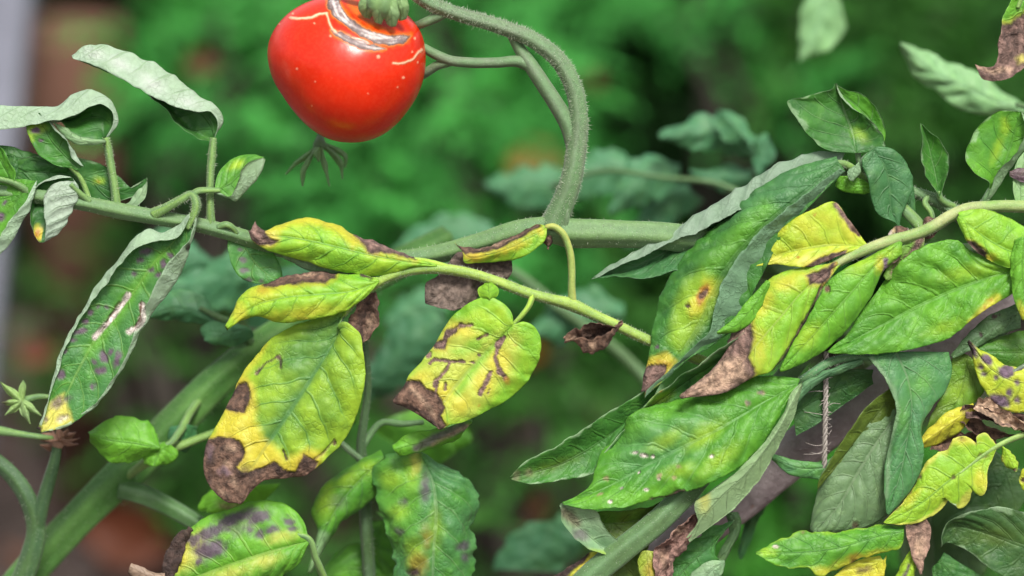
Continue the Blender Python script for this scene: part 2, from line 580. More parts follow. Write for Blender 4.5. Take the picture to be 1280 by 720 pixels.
    tint = np.concatenate([np.c_[top.reshape(-1, 3), one], np.c_[un.reshape(-1, 3), one]])
    vtint = np.concatenate([np.c_[vc.reshape(-1, 3), one], np.c_[uv_.reshape(-1, 3), one]])
    lf = np.stack([W.ravel(), vt.ravel(), np.clip(dry, 0, 1).ravel()], 1)
    o = mesh_obj(name, verts, [up, dn, rim], LEAF, parent,
                 dict(tint=np.clip(tint, 0, 1), vein_tint=np.clip(vtint, 0, 1), leaf=np.concatenate([lf, lf]),
                      under=np.concatenate([np.zeros(n0), np.ones(n0)])),
                 origin=PX(G[0, nu // 2]))
    if label: o['label'] = label
    return o

def leaf(parent, L, M, R, dl=-6, dm=0, dr=-6, **kw):
    """a leaf from its left margin, midrib and right margin, base to tip"""
    return blade(parent, [L, M, R], [-1, 0, 1], [dl, dm, dr], **kw)

# ------------------------------------------------------------------ a stem
def stem(parent, nodes, tint='SG', tint2=None, name='stem', hairs=0, hair_len=5.0, label=None, ridge=0.085, lump=0.05, cap=True, mat=None):
    """nodes: x, y, depth, radius"""
    _seed[0] += 13
    sd = _seed[0]
    nd = np.array(nodes, float)
    nd[:, 2] = deepen(nd[:, 2])
    ln = np.sum(np.linalg.norm(np.diff(nd[:, :3], axis=0), axis=1))
    rm = float(nd[:, 3].mean())
    n = int(np.clip(ln / max(2.0, rm * 0.35), 8, 260))
    ns = int(np.clip(rm * 1.8, 8, 28))
    c = resample(nd, n)
    t = np.gradient(c[:, :3], axis=0)
    t /= np.linalg.norm(t, axis=1, keepdims=True) + 1e-9
    ref = np.array([0.0, 0, 1])
    a = np.cross(t, ref); a /= np.linalg.norm(a, axis=1, keepdims=True) + 1e-9
    b = np.cross(t, a)
    th = np.linspace(0, 2 * np.pi, ns, endpoint=False)
    s = np.linspace(0, ln, n)
    TH, SS = np.meshgrid(th, s)
    r = c[:, 3:4] * (1 + ridge * np.cos(5 * TH + 0.3) + lump * fbm(SS / (rm * 3), np.cos(TH) + 5, np.sin(TH), sd, 3))
    P = c[:, None, :3] + r[..., None] * (np.cos(TH)[..., None] * a[:, None] + np.sin(TH)[..., None] * b[:, None])
    idx = np.arange(n * ns).reshape(n, ns)
    nx = np.roll(idx, -1, 1)
    qd = np.stack([idx[:-1], nx[:-1], nx[1:], idx[1:]], -1).reshape(-1, 4)
    faces = [qd]
    verts = P.reshape(-1, 3)
    if cap:
        verts = np.concatenate([verts, c[:1, :3], c[-1:, :3]])
        k0, k1 = n * ns, n * ns + 1
        faces.append(np.concatenate([np.stack([nx[0], idx[0], np.full(ns, k0)], -1), np.stack([idx[-1], nx[-1], np.full(ns, k1)], -1)]))
    c1, c2 = pig(tint), pig(tint2 or tint)
    f = np.clip(0.5 + 0.3 * np.cos(5 * TH + 0.3) + 0.9 * fbm(SS / 30, np.cos(TH) * 0.8 + 3, np.sin(TH) * 0.8, sd + 2, 2), 0, 1)[..., None]
    tc = (c1 * (1 - f) + c2 * f).reshape(-1, 3)
    if cap: tc = np.concatenate([tc, tc[:1], tc[-1:]])
    o = mesh_obj(name, PX(verts), faces, mat or STEM, parent, dict(tint=np.c_[tc, np.ones(len(tc))]), origin=PX(c[0, :3]))
    if label: o['label'] = label
    if hairs:
        g = np.random.default_rng(sd)
        k = g.integers(1, n - 1, hairs)
        al = g.uniform(0, 2 * np.pi, hairs)
        dirn = np.cos(al)[:, None] * a[k] + np.sin(al)[:, None] * b[k]
        base = c[k, :3] + t[k] * g.uniform(-3, 3, hairs)[:, None] + dirn * c[k, 3:4] * 0.96
        hl = hair_len * g.uniform(0.35, 1.0, hairs)[:, None]
        tip = base + (dirn + 0.45 * g.normal(size=(hairs, 3))) * hl
        s1 = np.cross(dirn, t[k]); w_ = 0.26
        hv = np.stack([base + s1 * w_, base - 0.5 * s1 * w_ + t[k] * w_, base - 0.5 * s1 * w_ - t[k] * w_, tip], 1).reshape(-1, 3)
        q = np.arange(hairs)[:, None] * 4
        hf = np.concatenate([q + [0, 1, 3], q + [1, 2, 3], q + [2, 0, 3]])
        ho = mesh_obj('stem_hair', PX(hv), [hf], HAIR, o, smooth=False)
        ho['kind'] = 'stuff'
    return o
# ================================================================== the fruiting plant: left shoot, truss, yellowing leaf
plant = empty('tomato_plant', PX(np.array([1170.0, 1700, -140])) * np.array([1, 1, 0]),
              'tomato plant with arching fruit truss and yellow leaflets blotched brown', 'tomato plant')

main_stem = stem(plant, [(1170, 1750, -140, 20), (1165, 1200, -140, 20), (1160, 800, -140, 19), (1145, 640, -130, 18), (1110, 500, -110, 18), (1040, 390, -90, 18), (950, 325, -60, 18), (880, 302, -34, 18), (835, 295, -18, 17),
                         (760, 291, -12, 17), (705, 289, -12, 17.5), (690, 286, -12, 16), (650, 288, -14, 14), (600, 303, -22, 12.5),
                         (540, 318, -30, 11.5), (470, 326, -34, 11), (400, 322, -32, 10.5), (330, 304, -22, 10), (285, 290, -8, 9.5),
                         (240, 279, -2, 9), (200, 272, 0, 9.5), (150, 263, 0, 9.8), (105, 254, 0, 9), (60, 247, -2, 9), (0, 240, -4, 9), (-60, 236, -8, 9)],
                 'SG', (0.115, 0.205, 0.07), name='main_stem', hairs=3000, hair_len=3.0)

truss = stem(plant, [(690, 284, -10, 16), (704, 254, -4, 14), (715, 222, 0, 13), (721, 185, 0, 12.2), (724, 150, 0, 11.5), (718, 112, 0, 10.8),
                     (700, 77, 0, 10.3), (669, 51, 0, 9.8), (622, 32, 0, 9), (572, 17, 0, 8.3), (536, 3, -2, 8.5), (512, -14, -6, 8), (494, -30, -4, 7.5), (483, -26, 8, 7), (479, -12, 20, 7)],
             'SG', (0.125, 0.170, 0.098), name='fruit_truss', hairs=5200, hair_len=3.9)
for nodes, kw in [
    ([(718, 186, -4, 9), (712, 160, -3, 10), (698, 134, -3, 10), (680, 106, -4, 9.6), (662, 79, -6, 8.8), (648, 58, -10, 7), (640, 44, -6, 6)], {}),
    ([(666, 84, -6, 7.5), (650, 77, -6, 7), (620, 78, -6, 6.4), (588, 78, -7, 6.4), (562, 75, -9, 6.2), (545, 68, -12, 6), (526, 58, -16, 5.6), (505, 52, -40, 5.5)], {}),
    ([(562, 78, -12, 5), (546, 82, -18, 5.6), (530, 92, -28, 5.6), (505, 104, -50, 5)], {}),
    ([(556, 17, -4, 5.5), (542, 23, -6, 6), (528, 29, -8, 5.5), (512, 36, -22, 5)], {}),
    ([(706, 282, -2, 5), (708, 272, 2, 4.5), (709, 264, 4, 3), (711, 258, 5, 1)], {})]:
    stem(truss, nodes, 'SG', (0.125, 0.170, 0.098), name='truss_branch', **kw)
# spent flower below the fruit: hanging green sepals on its stalk
fl = stem(plant, [(470, 90, -95, 4), (430, 120, -95, 4), (408, 150, -80, 4.5), (400, 172, -70, 5), (399, 184, -66, 8), (399, 190, -66, 3)], 'SG', name='spent_flower_stalk')
for pts, dd_ in [([(398, 182), (384, 194), (370, 204), (357, 218)], -64), ([(397, 184), (387, 200), (380, 216), (378, 233)], -60),
                 ([(401, 184), (404, 200), (408, 215), (412, 233)], -58), ([(403, 182), (416, 192), (426, 205), (428, 224)], -66),
                 ([(403, 180), (420, 188), (430, 196), (431, 210)], -74), ([(400, 184), (396, 192), (398, 202)], -54)]:
    a = np.array(pts, float)
    L, R = a.copy(), a.copy()
    n = len(a); wdt = np.sin(np.linspace(0.6, 2.9, n)) * 3.6
    tt = np.gradient(a, axis=0); tt /= np.linalg.norm(tt, axis=1, keepdims=True)
    nn = np.stack([-tt[:, 1], tt[:, 0]], 1)
    leaf(fl, a - nn * wdt[:, None], a, a + nn * wdt[:, None], -3, 0, -3, d=dd_, c1=(0.16, 0.34, 0.10), c2='U', mott=0.4, under=(0.2, 0.36, 0.14), wav=1, name='sepal', puck=0.3)

# ---- left shoot leaves
def stalk(par, nodes, tint='SG', tint2='SL', name='leaf_stalk', **kw):
    return stem(par, nodes, tint, tint2, name=name, **kw)

# rolled leaf standing up beside the fruit
s1 = stalk(plant, [(264, 284, -4, 6.5), (263, 262, 0, 5), (263, 225, 0, 4.8), (265, 195, 0, 5), (267, 172, 0, 4)], hairs=200, hair_len=3)
blade(s1, [[(268, 172), (271, 156), (266, 141), (240, 139), (205, 128), (175, 111), (135, 90), (108, 78), (91, 73)],
           [(268, 172), (277, 150), (273, 137), (250, 122), (225, 101), (195, 80), (160, 65), (125, 56), (106, 58), (90, 70)],
           [(267, 174), (250, 168), (228, 150), (210, 130), (180, 108), (140, 85), (110, 72), (92, 70)],
           [(266, 176), (250, 174), (232, 164), (216, 150), (206, 136), (190, 122), (150, 98), (93, 73)]],
      [-1, -0.35, 0.4, 1], [[0, 16, 22, 20, 14, 4], [0, 2, 0, 0, 0, 0], [-6, -20, -22, -18, -8, -3], [0, 2, -2, -6, -6, -2]],
      c1='DG', c2='G', under='UP', under2='U', uvein=(0.15, 0.27, 0.11), face='under', fw=(-1, -0.4), puck=2.6, wav=1, thick=1.3, stains=[st((0.50, 0.50, 0.50), 'b', [(150, 80, 14, 6, 25), (120, 68, 12, 5, 20), (190, 105, 16, 7, 35), (235, 128, 12, 5, 20)], soft=7, through=0.6)],
      label='rolled leaf showing its pale grey-green underside')
# second rolled leaf, half out of the frame
s2 = stalk(plant, [(146, 268, -4, 6.5), (145, 250, -2, 5.5), (141, 220, -2, 5), (136, 190, -2, 5), (133, 172, -2, 4.5)], hairs=200, hair_len=3)
blade(s2, [[(132, 172), (141, 155), (140, 140), (128, 130), (112, 132), (98, 140), (80, 150), (55, 154), (30, 158), (0, 163), (-60, 170)],
           [(134, 172), (147, 152), (141, 132), (126, 117), (108, 112), (86, 122), (74, 132), (40, 133), (0, 132), (-60, 136)],
           [(130, 172), (126, 150), (112, 142), (92, 146), (70, 152), (40, 150), (0, 152), (-60, 155)],
           [(130, 175), (112, 174), (96, 170), (84, 162), (74, 152), (50, 150), (10, 152), (-60, 156)]],
      [-1, -0.3, 0.4, 1], [[0, 10, 18, 18, 12, 12, 12], [0, 0, 0, 0, 0, 0], [-8, -24, -24, -18, -12, -8], [2, 4, 2, -2, -4, -6]],
      c1='DG', c2='G', under='UP', under2='U', uvein=(0.15, 0.27, 0.11), face='under', fw=(-1, -0.35), puck=1.4, wav=1.2,
      label='rolled leaf with a dark hollow under its pale fold')
leaf(s2, [(133, 176), (112, 172), (96, 168), (84, 160)], [(132, 177), (110, 176), (94, 173), (78, 158)], [(132, 179), (112, 182), (92, 179), (74, 164), (66, 152)],
     dl=4, dm=8, dr=6, c1='U', c2='G', mott=0.4, under='U', wav=1)
# upright leaf with a brown spot
s3 = stalk(plant, [(112, 256, -6, 5), (108, 240, -8, 4), (100, 222, -6, 3.5), (88, 208, -2, 3)])
blade(s3, [[(92, 212), (70, 206), (52, 196), (40, 178), (33, 160), (32, 144)], [(98, 212), (80, 196), (62, 176), (52, 158), (40, 143)],
           [(104, 208), (92, 190), (76, 170), (60, 150), (46, 141)], [(104, 208), (96, 204), (84, 188), (70, 166), (58, 148), (50, 141)]],
      [-1, -0.1, 0.7, 1], [[0, 6, 8, 4], [2, 0, 0, 2], [2, 6, 8, 4], [6, 14, 16, 10]],
      c1='G', c2='DG', mott=0.6, under='UP', stains=[st('YG', 'b', [(46, 160, 11, 8), (38, 172, 5, 5)], soft=4, k=0.6), st('P', 'b', [(45, 163, 5.5, 4.5), (52, 175, 2, 2), (38, 150, 2, 2)], soft=1.5, dry=0.5)],
      face='top', fw=(-1, 0.5), label='green leaf with one brown spot and a pale rolled margin')
# broad leaf behind the shoot
s4 = stalk(plant, [(96, 254, -8, 5), (80, 240, -14, 4), (60, 225, -16, 3)])
leaf(s4, [(20, 200), (50, 194), (90, 196), (125, 205), (150, 222), (165, 234), (183, 222)], [(15, 215), (60, 215), (110, 225), (150, 240), (183, 224)],
     [(18, 232), (50, 246), (90, 252), (130, 255), (160, 248), (176, 240), (184, 226)], dl=[-14, -20, -18, -8], dm=[-16, -20, -18, -8], dr=[-16, -22, -20, -8],
     c1='DG', c2='G', under='U', edge=('U', 0.5, 0.12), stains=[st('YG', 'b', [(124, 226, 7, 5)], soft=4, k=0.6), st('OR', 'b', [(123, 226, 2.5, 2)], soft=1.5, k=0.6)])
leaf(s4, [(140, 262), (160, 252), (172, 238), (183, 222)], [(142, 266), (165, 256), (178, 240), (184, 223)], [(142, 270), (166, 262), (182, 244), (184, 224)],
     dl=-12, dm=-10, dr=-12, c1='U', c2='UB', under='U', wav=1)
leaf(s4, [(88, 205), (60, 196), (30, 188), (0, 182), (-30, 180)], [(86, 210), (60, 204), (30, 198), (0, 192), (-30, 190)], [(84, 216), (60, 216), (30, 212), (0, 206), (-30, 204)],
     dl=-20, dm=-16, dr=-20, c1='DG', c2='G', under='U')
# small rolled leaf hanging in front of the stem
s5 = stalk(plant, [(112, 252, 4, 4.5), (98, 240, 10, 4), (88, 230, 14, 3.5)])
blade(s5, [[(84, 226), (66, 230), (56, 244), (55, 262), (57, 282), (56, 302)], [(92, 226), (98, 238), (92, 258), (82, 280), (70, 294), (54, 303)],
           [(90, 222), (72, 220), (52, 232), (44, 262), (44, 288), (50, 303)], [(88, 222), (62, 226), (42, 240), (39, 262), (40, 286), (48, 302)]],
      [-1, -0.2, 0.5, 1], [[12, 22, 26, 24, 20], [14, 8, 6, 8, 14], [10, -6, -8, 0, 12], [10, 6, 6, 8, 14]],
      c1='DG', c2='G', under='UP', under2=(0.46, 0.50, 0.43), uvein=(0.15, 0.27, 0.11), face='under', fw=(-1, -0.3), puck=2.2, wav=1, nveins=6,
      stains=[st('Y', 'b', [(48, 292, 8, 9)], soft=4, w=(0.2, 1)), st('OR', 'b', [(47, 292, 3.5, 4)], soft=2, w=(0.2, 1)), st('T', 'b', [(52, 246, 4, 5)], soft=2, w=(0.2, 1))],
      label='small tightly rolled leaf with a network of veins on its pale underside')
# leaves at the left margin of the view
s6 = stalk(plant, [(40, 246, 2, 6), (30, 236, 8, 5), (20, 230, 12, 4), (-10, 222, 14, 3.5), (-40, 216, 10, 3)])
blade(s6, [[(40, 226), (20, 224), (0, 228), (-30, 245), (-50, 280)], [(44, 226), (26, 236), (6, 256), (-20, 290), (-40, 330)],
           [(46, 226), (40, 250), (26, 282), (8, 310), (-12, 330)], [(44, 228), (34, 246), (16, 270), (0, 296), (-16, 326)]],
      [-1, -0.2, 0.6, 1], [[6, 4, 0, -6], [10, 6, 4, 2], [14, 16, 16, 12], [14, 24, 26, 20]],
      c1='G', c2='LG', under='UP', under2='U', uvein=(0.15, 0.27, 0.11), face='top', fw=(-1, 0.4), puck=1.6,
      stains=[st('P', 'b', [(0, 272, 7, 6), (6, 254, 3, 3)], soft=2.5, w=(-1, 0.4))], label='spotted leaf with one pale margin rolled inward')
leaf(s6, [(18, 230), (20, 216), (12, 200), (2, 184), (-14, 172)], [(16, 230), (8, 214), (0, 200), (-16, 184)], [(14, 230), (0, 226), (-14, 216), (-24, 196)],
     dl=16, dm=10, dr=6, c1='G', c2='LG', under='U')
leaf(s6, [(18, 228), (10, 214), (8, 200), (14, 194)], [(19, 228), (16, 212), (16, 196)], [(20, 228), (23, 212), (22, 200), (17, 194)], dl=2, dm=4, dr=2, c1='DG', c2='G', under='U', wav=1)

# long hanging leaf
s7 = stalk(plant, [(192, 268, 4, 7.5), (208, 260, 12, 6), (226, 250, 18, 5.2), (240, 244, 20, 5.5), (245, 254, 22, 6), (241, 272, 22, 5), (234, 286, 20, 4)], hairs=350, hair_len=3.2)
blade(s7, [[(238, 272), (222, 296), (196, 300), (172, 310), (138, 350), (114, 376), (96, 408), (80, 442), (68, 480), (60, 508), (51, 536)],
           [(238, 268), (222, 284), (203, 292), (186, 288), (176, 292), (150, 325), (120, 357), (102, 390), (86, 420), (70, 458), (62, 498), (48, 536)],
           [(242, 270), (222, 296), (192, 330), (160, 375), (122, 420), (98, 462), (76, 505), (50, 538)],
           [(246, 268), (243, 292), (236, 310), (217, 352), (192, 390), (178, 412), (164, 437), (155, 455), (140, 480), (118, 508), (90, 530), (52, 541)],
           [(244, 270), (236, 300), (212, 324), (196, 352), (184, 382), (172, 406), (160, 434), (152, 452), (137, 478), (116, 505), (88, 527), (52, 540)]],
      [-1, -0.72, 0.0, 0.72, 1], [[26, 30, 28, 20, 12, 8, 6, 6], [20, 14, 12, 10, 6, 4, 2, 4], [22, 12, 4, 0, 0, 2, 4, 6], [22, 20, 16, 12, 8, 4, 4, 6], [24, 36, 34, 22, 13, 8, 6, 7]],
      c1='G', c2='BG', mott=0.75, under='UP', under2='U', uvein=(0.15, 0.27, 0.11), vein=(0.17, 0.33, 0.07), face='top', fw=(-0.5, 0.5), puck=2.4, wav=2, thick=1.4,
      stains=[st('LG', 'l', [(205, 318), (175, 352), (140, 402), (112, 440)], r=7, soft=8, k=0.6, w=(-0.7, 0.7)),
              st('P', 'b', [(183, 314, 7, 4, -20), (213, 319, 5, 4), (204, 331, 4, 5), (197, 343, 4, 4), (188, 338, 4, 3), (175, 326, 5, 3), (168, 342, 4, 2.5),
                            (113, 391, 4, 4), (107, 402, 5, 4), (100, 414, 8, 4, -10), (92, 424, 4, 3), (76, 469, 5, 8), (130, 446, 5, 8, -25), (139, 440, 4, 4), (125, 463, 7, 5),
                            (147, 449, 4, 9, 20), (116, 482, 4, 4), (133, 384, 2.5, 2), (123, 384, 3, 2), (81, 438, 4, 3), (118, 452, 3, 3)], soft=2.2, w=(-0.75, 0.75)),
              st('PY', 'p', [(62, 505), (80, 492), (86, 512), (92, 526), (66, 538), (50, 538)], soft=4),
              st('P', 'b', [(72, 503, 9, 5, -40), (82, 498, 5, 3), (58, 524, 4, 5)], soft=3, k=0.8), st('W', 'b', [(78, 524, 7, 4, -20)], soft=3, k=0.7),
              st('W', 'l', [(160, 368), (150, 384), (138, 400), (118, 422)], r=3.2, soft=1.2, rag=1.5), st('B', 'l', [(150, 378), (136, 396), (128, 414)], r=1.0, soft=0.8),
              st('W', 'l', [(178, 382), (180, 396), (172, 408), (162, 415)], r=3.6, soft=1.3, rag=2), st('B', 'l', [(177, 378), (176, 400), (168, 410)], r=1.4, soft=0.8),
              st('DB', 'b', [(48, 536, 4, 4)], soft=2), st('DB', 'b', [(236, 309, 2, 4)], soft=1)],
      label='long hanging leaf with grey spots and white scars, both margins rolled')
# small folded leaf on the same stalk
s8 = stalk(plant, [(236, 246, 18, 4), (248, 239, 18, 4.2), (262, 238, 14, 3.8), (275, 238, 12, 3)])
blade(s8, [[(268, 238), (271, 222), (284, 202), (300, 193), (316, 192), (330, 196)], [(270, 239), (284, 228), (298, 214), (312, 203), (330, 197)],
           [(270, 241), (284, 246), (292, 250), (306, 236), (322, 216), (331, 199)], [(274, 241), (288, 244), (294, 232), (300, 214), (312, 202), (329, 197)]],
      [-1, -0.1, 0.7, 1], [[12, 4, 0, 4], [12, 8, 6, 8], [12, 14, 14, 10], [12, 22, 24, 12]],
      c1='G', c2='LG', under='U', under2='UP', uvein=(0.2, 0.3, 0.14), face='top', fw=(-1, 0.4), nveins=5,
      stains=[st('YG', 'b', [(296, 206, 9, 5, -30)], soft=5)], label='small folded leaf with its pale half turned out')
# purple-spotted leaf under the stem
s9 = stalk(plant, [(272, 284, 0, 4), (284, 281, 4, 4), (292, 286, 0, 3.5), (296, 292, -4, 3)])
leaf(s9, [(292, 286), (285, 298), (287, 325), (298, 345), (318, 354), (350, 353)], [(294, 286), (306, 308), (322, 332), (352, 354)], [(296, 286), (318, 290), (338, 312), (350, 335), (353, 354)],
     dl=-12, dm=-14, dr=-22, d=-2, c1='G', c2='BG', under='U', vein=(0.13, 0.27, 0.06),
     stains=[st('P', 'b', [(304, 325, 5, 4), (305, 339, 6, 5), (309, 350, 6, 3), (326, 352, 4, 3), (300, 312, 3, 3)], soft=2, k=0.8)], label='green leaf with purple spots under the stem')

# ---- the yellowing compound leaf in the middle
comp = stem(plant, [(930, 470, -40, 7), (870, 448, -24, 6.5), (815, 427, -8, 6.2), (770, 406, -2, 6.6), (742, 393, 0, 6.6), (716, 381, 2, 8), (690, 374, 2, 6.6), (660, 366, 2, 6.4), (622, 352, 3, 6.4),
                    (590, 342, 4, 6.4), (555, 336, 5, 6.6), (525, 336, 6, 6.4), (500, 341, 6, 6), (478, 350, 5, 5.6), (455, 366, 4, 5.2), (440, 380, 3, 4.6), (428, 394, 2, 4)],
            'SL', (0.30, 0.42, 0.07), name='compound_leaf', hairs=2200, hair_len=3.0, label='yellow-green leaf stalk carrying diseased leaflets')
# top leaflet with brown crisped margin
stem(comp, [(572, 340, 4, 5.5), (552, 332, 6, 4.5), (530, 326, 8, 3.8), (508, 324, 9, 3)], 'SL', 'YG', name='leaflet_stalk')
leaf(comp, [(546, 331), (520, 321), (500, 314), (478, 305), (455, 299), (440, 294), (425, 283), (400, 275), (372, 273), (346, 281), (328, 289), (322, 283), (319, 276)],
     [(546, 332), (500, 326), (455, 317), (410, 306), (365, 297), (330, 293), (313, 288)],
     [(546, 334), (520, 334), (500, 342), (470, 345), (430, 340), (390, 330), (355, 320), (330, 311), (316, 301), (310, 287)],
     dl=[6, 0, -6, -10, -8, -2, 8], dm=[7, 12, 14, 14, 12, 10, 10], dr=[7, 6, 2, 0, 2, 6, 10], d=4, c1='LG', c2='YG', mott=0.85, under='U', vein=(0.12, 0.30, 0.05), puck=1.6, bulge=3, rag=1.6,
     stains=[st('Y', 'p', [(340, 283), (372, 270), (410, 272), (438, 288), (452, 306), (440, 312), (425, 298), (400, 284), (365, 282), (345, 294), (338, 304), (322, 300), (326, 288)], soft=6, k=0.75),
             st('PY', 'b', [(336, 296, 12, 7), (330, 304, 10, 4)], soft=4, k=0.8), st('PY', 'l', [(438, 290), (452, 306), (470, 316)], r=2.5, soft=2.5, k=0.7),
             st('PB', 'p', [(440, 293), (470, 299), (500, 308), (528, 319), (520, 325), (500, 322), (484, 319), (462, 317), (450, 307)], soft=1.3, rag=2.5),
             st('DB', 'l', [(470, 301), (500, 312), (526, 319)], r=1.5, soft=1.5, k=0.7),
             st('PB', 'p', [(300, 268), (322, 272), (328, 288), (340, 299), (347, 301), (338, 307), (322, 306), (308, 296)], soft=1.3, rag=2), st('DB', 'l', [(320, 276), (324, 290), (336, 300)], r=1.2, soft=1, k=0.6)],
     label='yellow-green leaflet with a brown tip and crisped brown upper margin')
leaf(comp, [(470, 344), (430, 336), (390, 326), (350, 314)], [(470, 346), (430, 340), (390, 331), (352, 318)], [(468, 348), (430, 346), (390, 340), (356, 324)],
     dl=-6, dm=-8, dr=-12, c1='UB', c2='U', under='UB', wav=1, label='grey underside strip of a leaflet tucked behind')
# second leaflet, below
stem(comp, [(480, 352, 4, 5), (466, 350, 6, 4), (452, 354, 8, 3)], 'SL', 'YG', name='leaflet_stalk')
leaf(comp, [(474, 350), (455, 343), (438, 342), (420, 340), (385, 341), (352, 347), (328, 357), (304, 370), (289, 390), (281, 408)],
     [(474, 352), (440, 364), (400, 368), (355, 372), (315, 384), (282, 410)],
     [(472, 356), (456, 372), (436, 386), (410, 394), (380, 399), (345, 403), (322, 396), (300, 403), (284, 413)],
     dl=[8, 2, -8, -12, -8, 0, 6], dm=[8, 14, 18, 18, 14, 8], dr=[10, 12, 10, 8, 8, 8], d=5, c1='LG', c2='YG', mott=0.8, under='U', vein=(0.12, 0.30, 0.04), puck=2.4, bulge=4, rag=1.5, wav=4,
     stains=[st('Y', 'b', [(330, 368, 20, 8, -15), (380, 388, 34, 6, -8), (300, 392, 10, 14), (345, 397, 14, 4)], soft=8, k=0.65), st('OR', 'b', [(330, 366, 6, 4), (380, 396, 5, 2)], soft=4, k=0.5),
             st('B', 'p', [(326, 360), (345, 345), (385, 338), (424, 338), (418, 350), (404, 357), (370, 358), (345, 360)], soft=1.2, rag=2), st('T', 'b', [(385, 345, 14, 3, -5)], soft=3, k=0.5),
             st('DB', 'b', [(456, 345, 8, 2.5, 20), (281, 411, 4, 3)], soft=1.5)],
     label='yellow-green leaflet with a brown dead upper margin')
# big end leaflet with brown scorched tip
blade(comp, [[(432, 388), (404, 396), (376, 404), (350, 416), (326, 437), (309, 457), (295, 481), (284, 505), (272, 530), (262, 546), (255, 568), (255, 592), (265, 611), (286, 628), (300, 629)],
             [(432, 387), (421, 420), (396, 462), (372, 500), (345, 540), (318, 580), (300, 612), (298, 630)],
             [(433, 390), (426, 398), (421, 411), (430, 406), (444, 414), (453, 440), (456, 470), (451, 502), (441, 531), (424, 558), (402, 578), (386, 592), (352, 598), (330, 600), (318, 610), (302, 630)]],
      [-1, 0, 1], [[4, -10, -18, -18, -12, -4, 4, 6], [3, -2, 2, 4, 4, 4, 6, 8], [4, 18, 14, 2, -4, -4, 0, 6]], d=2,
      c1=(0.10, 0.25, 0.028), c2='YG', mott=0.85, edge=('YG', 0.6, 0.5), under='U', vein=(0.085, 0.23, 0.06), face='top', puck=3.0, wav=5, bulge=6, rag=1.5, thick=1.3, step=1.8, nveins=9,
      stains=[st((0.05, 0.17, 0.05), 'l', [(424, 400), (412, 430), (385, 475), (355, 520), (330, 556)], r=6, soft=10, k=0.75),
              st((0.055, 0.18, 0.04), 'p', [(400, 398), (424, 400), (412, 440), (380, 470), (352, 470), (352, 430)], soft=16, k=0.7),
              st('Y', 'p', [(300, 470), (318, 484), (322, 505), (320, 528), (330, 548), (345, 560), (356, 574), (384, 560), (404, 566), (390, 590), (340, 595), (304, 600), (262, 560), (272, 528), (284, 504)], soft=8, k=0.9),
              st('Y', 'l', [(330, 430), (312, 456), (296, 480)], r=5, soft=6, k=0.6), st('PY', 'l', [(314, 482), (316, 512), (300, 530), (310, 552), (310, 574), (302, 586), (330, 578)], r=4, soft=5, k=0.5),
              st('B', 'p', [(298, 479), (309, 477), (313, 486), (314, 500), (306, 518), (292, 516), (276, 509), (288, 490)], soft=1.2, rag=1.6), st('DB', 'b', [(310, 497, 3, 8), (296, 490, 4, 3)], soft=2.5, k=0.8),
              st('B', 'p', [(258, 550), (272, 546), (292, 547), (304, 555), (307, 566), (303, 577), (296, 584), (301, 590), (310, 590), (326, 584), (343, 577), (353, 587), (368, 588), (374, 576), (378, 567), (390, 572), (398, 578), (386, 600), (352, 604), (328, 606), (310, 636), (280, 636), (250, 612), (246, 570)], soft=1.1, rag=1.8),
              st('DB', 'b', [(305, 592, 6, 10, 30), (265, 575, 5, 9), (318, 592, 8, 6), (346, 586, 7, 5, 30), (380, 578, 6, 8), (284, 562, 8, 4, 20), (262, 600, 4, 7)], soft=4, k=0.75), st('T', 'b', [(290, 560, 6, 4), (285, 580, 5, 3, 40), (293, 604, 8, 3, 60), (278, 615, 6, 3, 40)], soft=4, k=0.5),
              st('P', 'b', [(262, 565, 4, 8), (282, 590, 8, 5)], soft=4, k=0.5),
              st('DB', 'l', [(321, 469), (330, 457), (342, 450), (350, 446), (353, 452), (352, 462)], r=1.2, soft=1.0, rag=2), st('PB', 'b', [(350, 448, 4, 3), (323, 466, 4, 3, -45)], soft=1.2, k=0.8),
              st('DB', 'l', [(353, 563), (358, 574)], r=1.5, soft=1), st('B', 'l', [(392, 573), (404, 565), (416, 552)], r=1.2, soft=1.2, k=0.7), st('B', 'b', [(418, 552, 2, 4)], soft=1)],
      label='large yellow-green end leaflet with brown scorched tip and a brown patch on its margin')
# dead brown scrap beside it
leaf(comp, [(468, 364), (452, 374), (444, 392), (439, 406), (445, 420), (451, 431)], [(469, 364), (462, 385), (455, 408), (452, 431)], [(470, 364), (474, 378), (469, 400), (462, 421), (453, 431)],
     dl=[0, 10, 6, 0], dm=[2, -6, -6, 0], dr=[0, 8, 10, 2], d=-4, c1='B', c2='DB', under='B', stains=[st('B', 'p', [(400, 340), (500, 340), (500, 450), (400, 450)]), st('DB', 'l', [(466, 372), (450, 404), (452, 428)], r=4, soft=4, k=0.7), st('T', 'b', [(462, 404, 3, 12, 15)], soft=3, k=0.5)],
     crumple=0.7, rag=2.5, label='shrivelled brown dead leaflet', nveins=5)
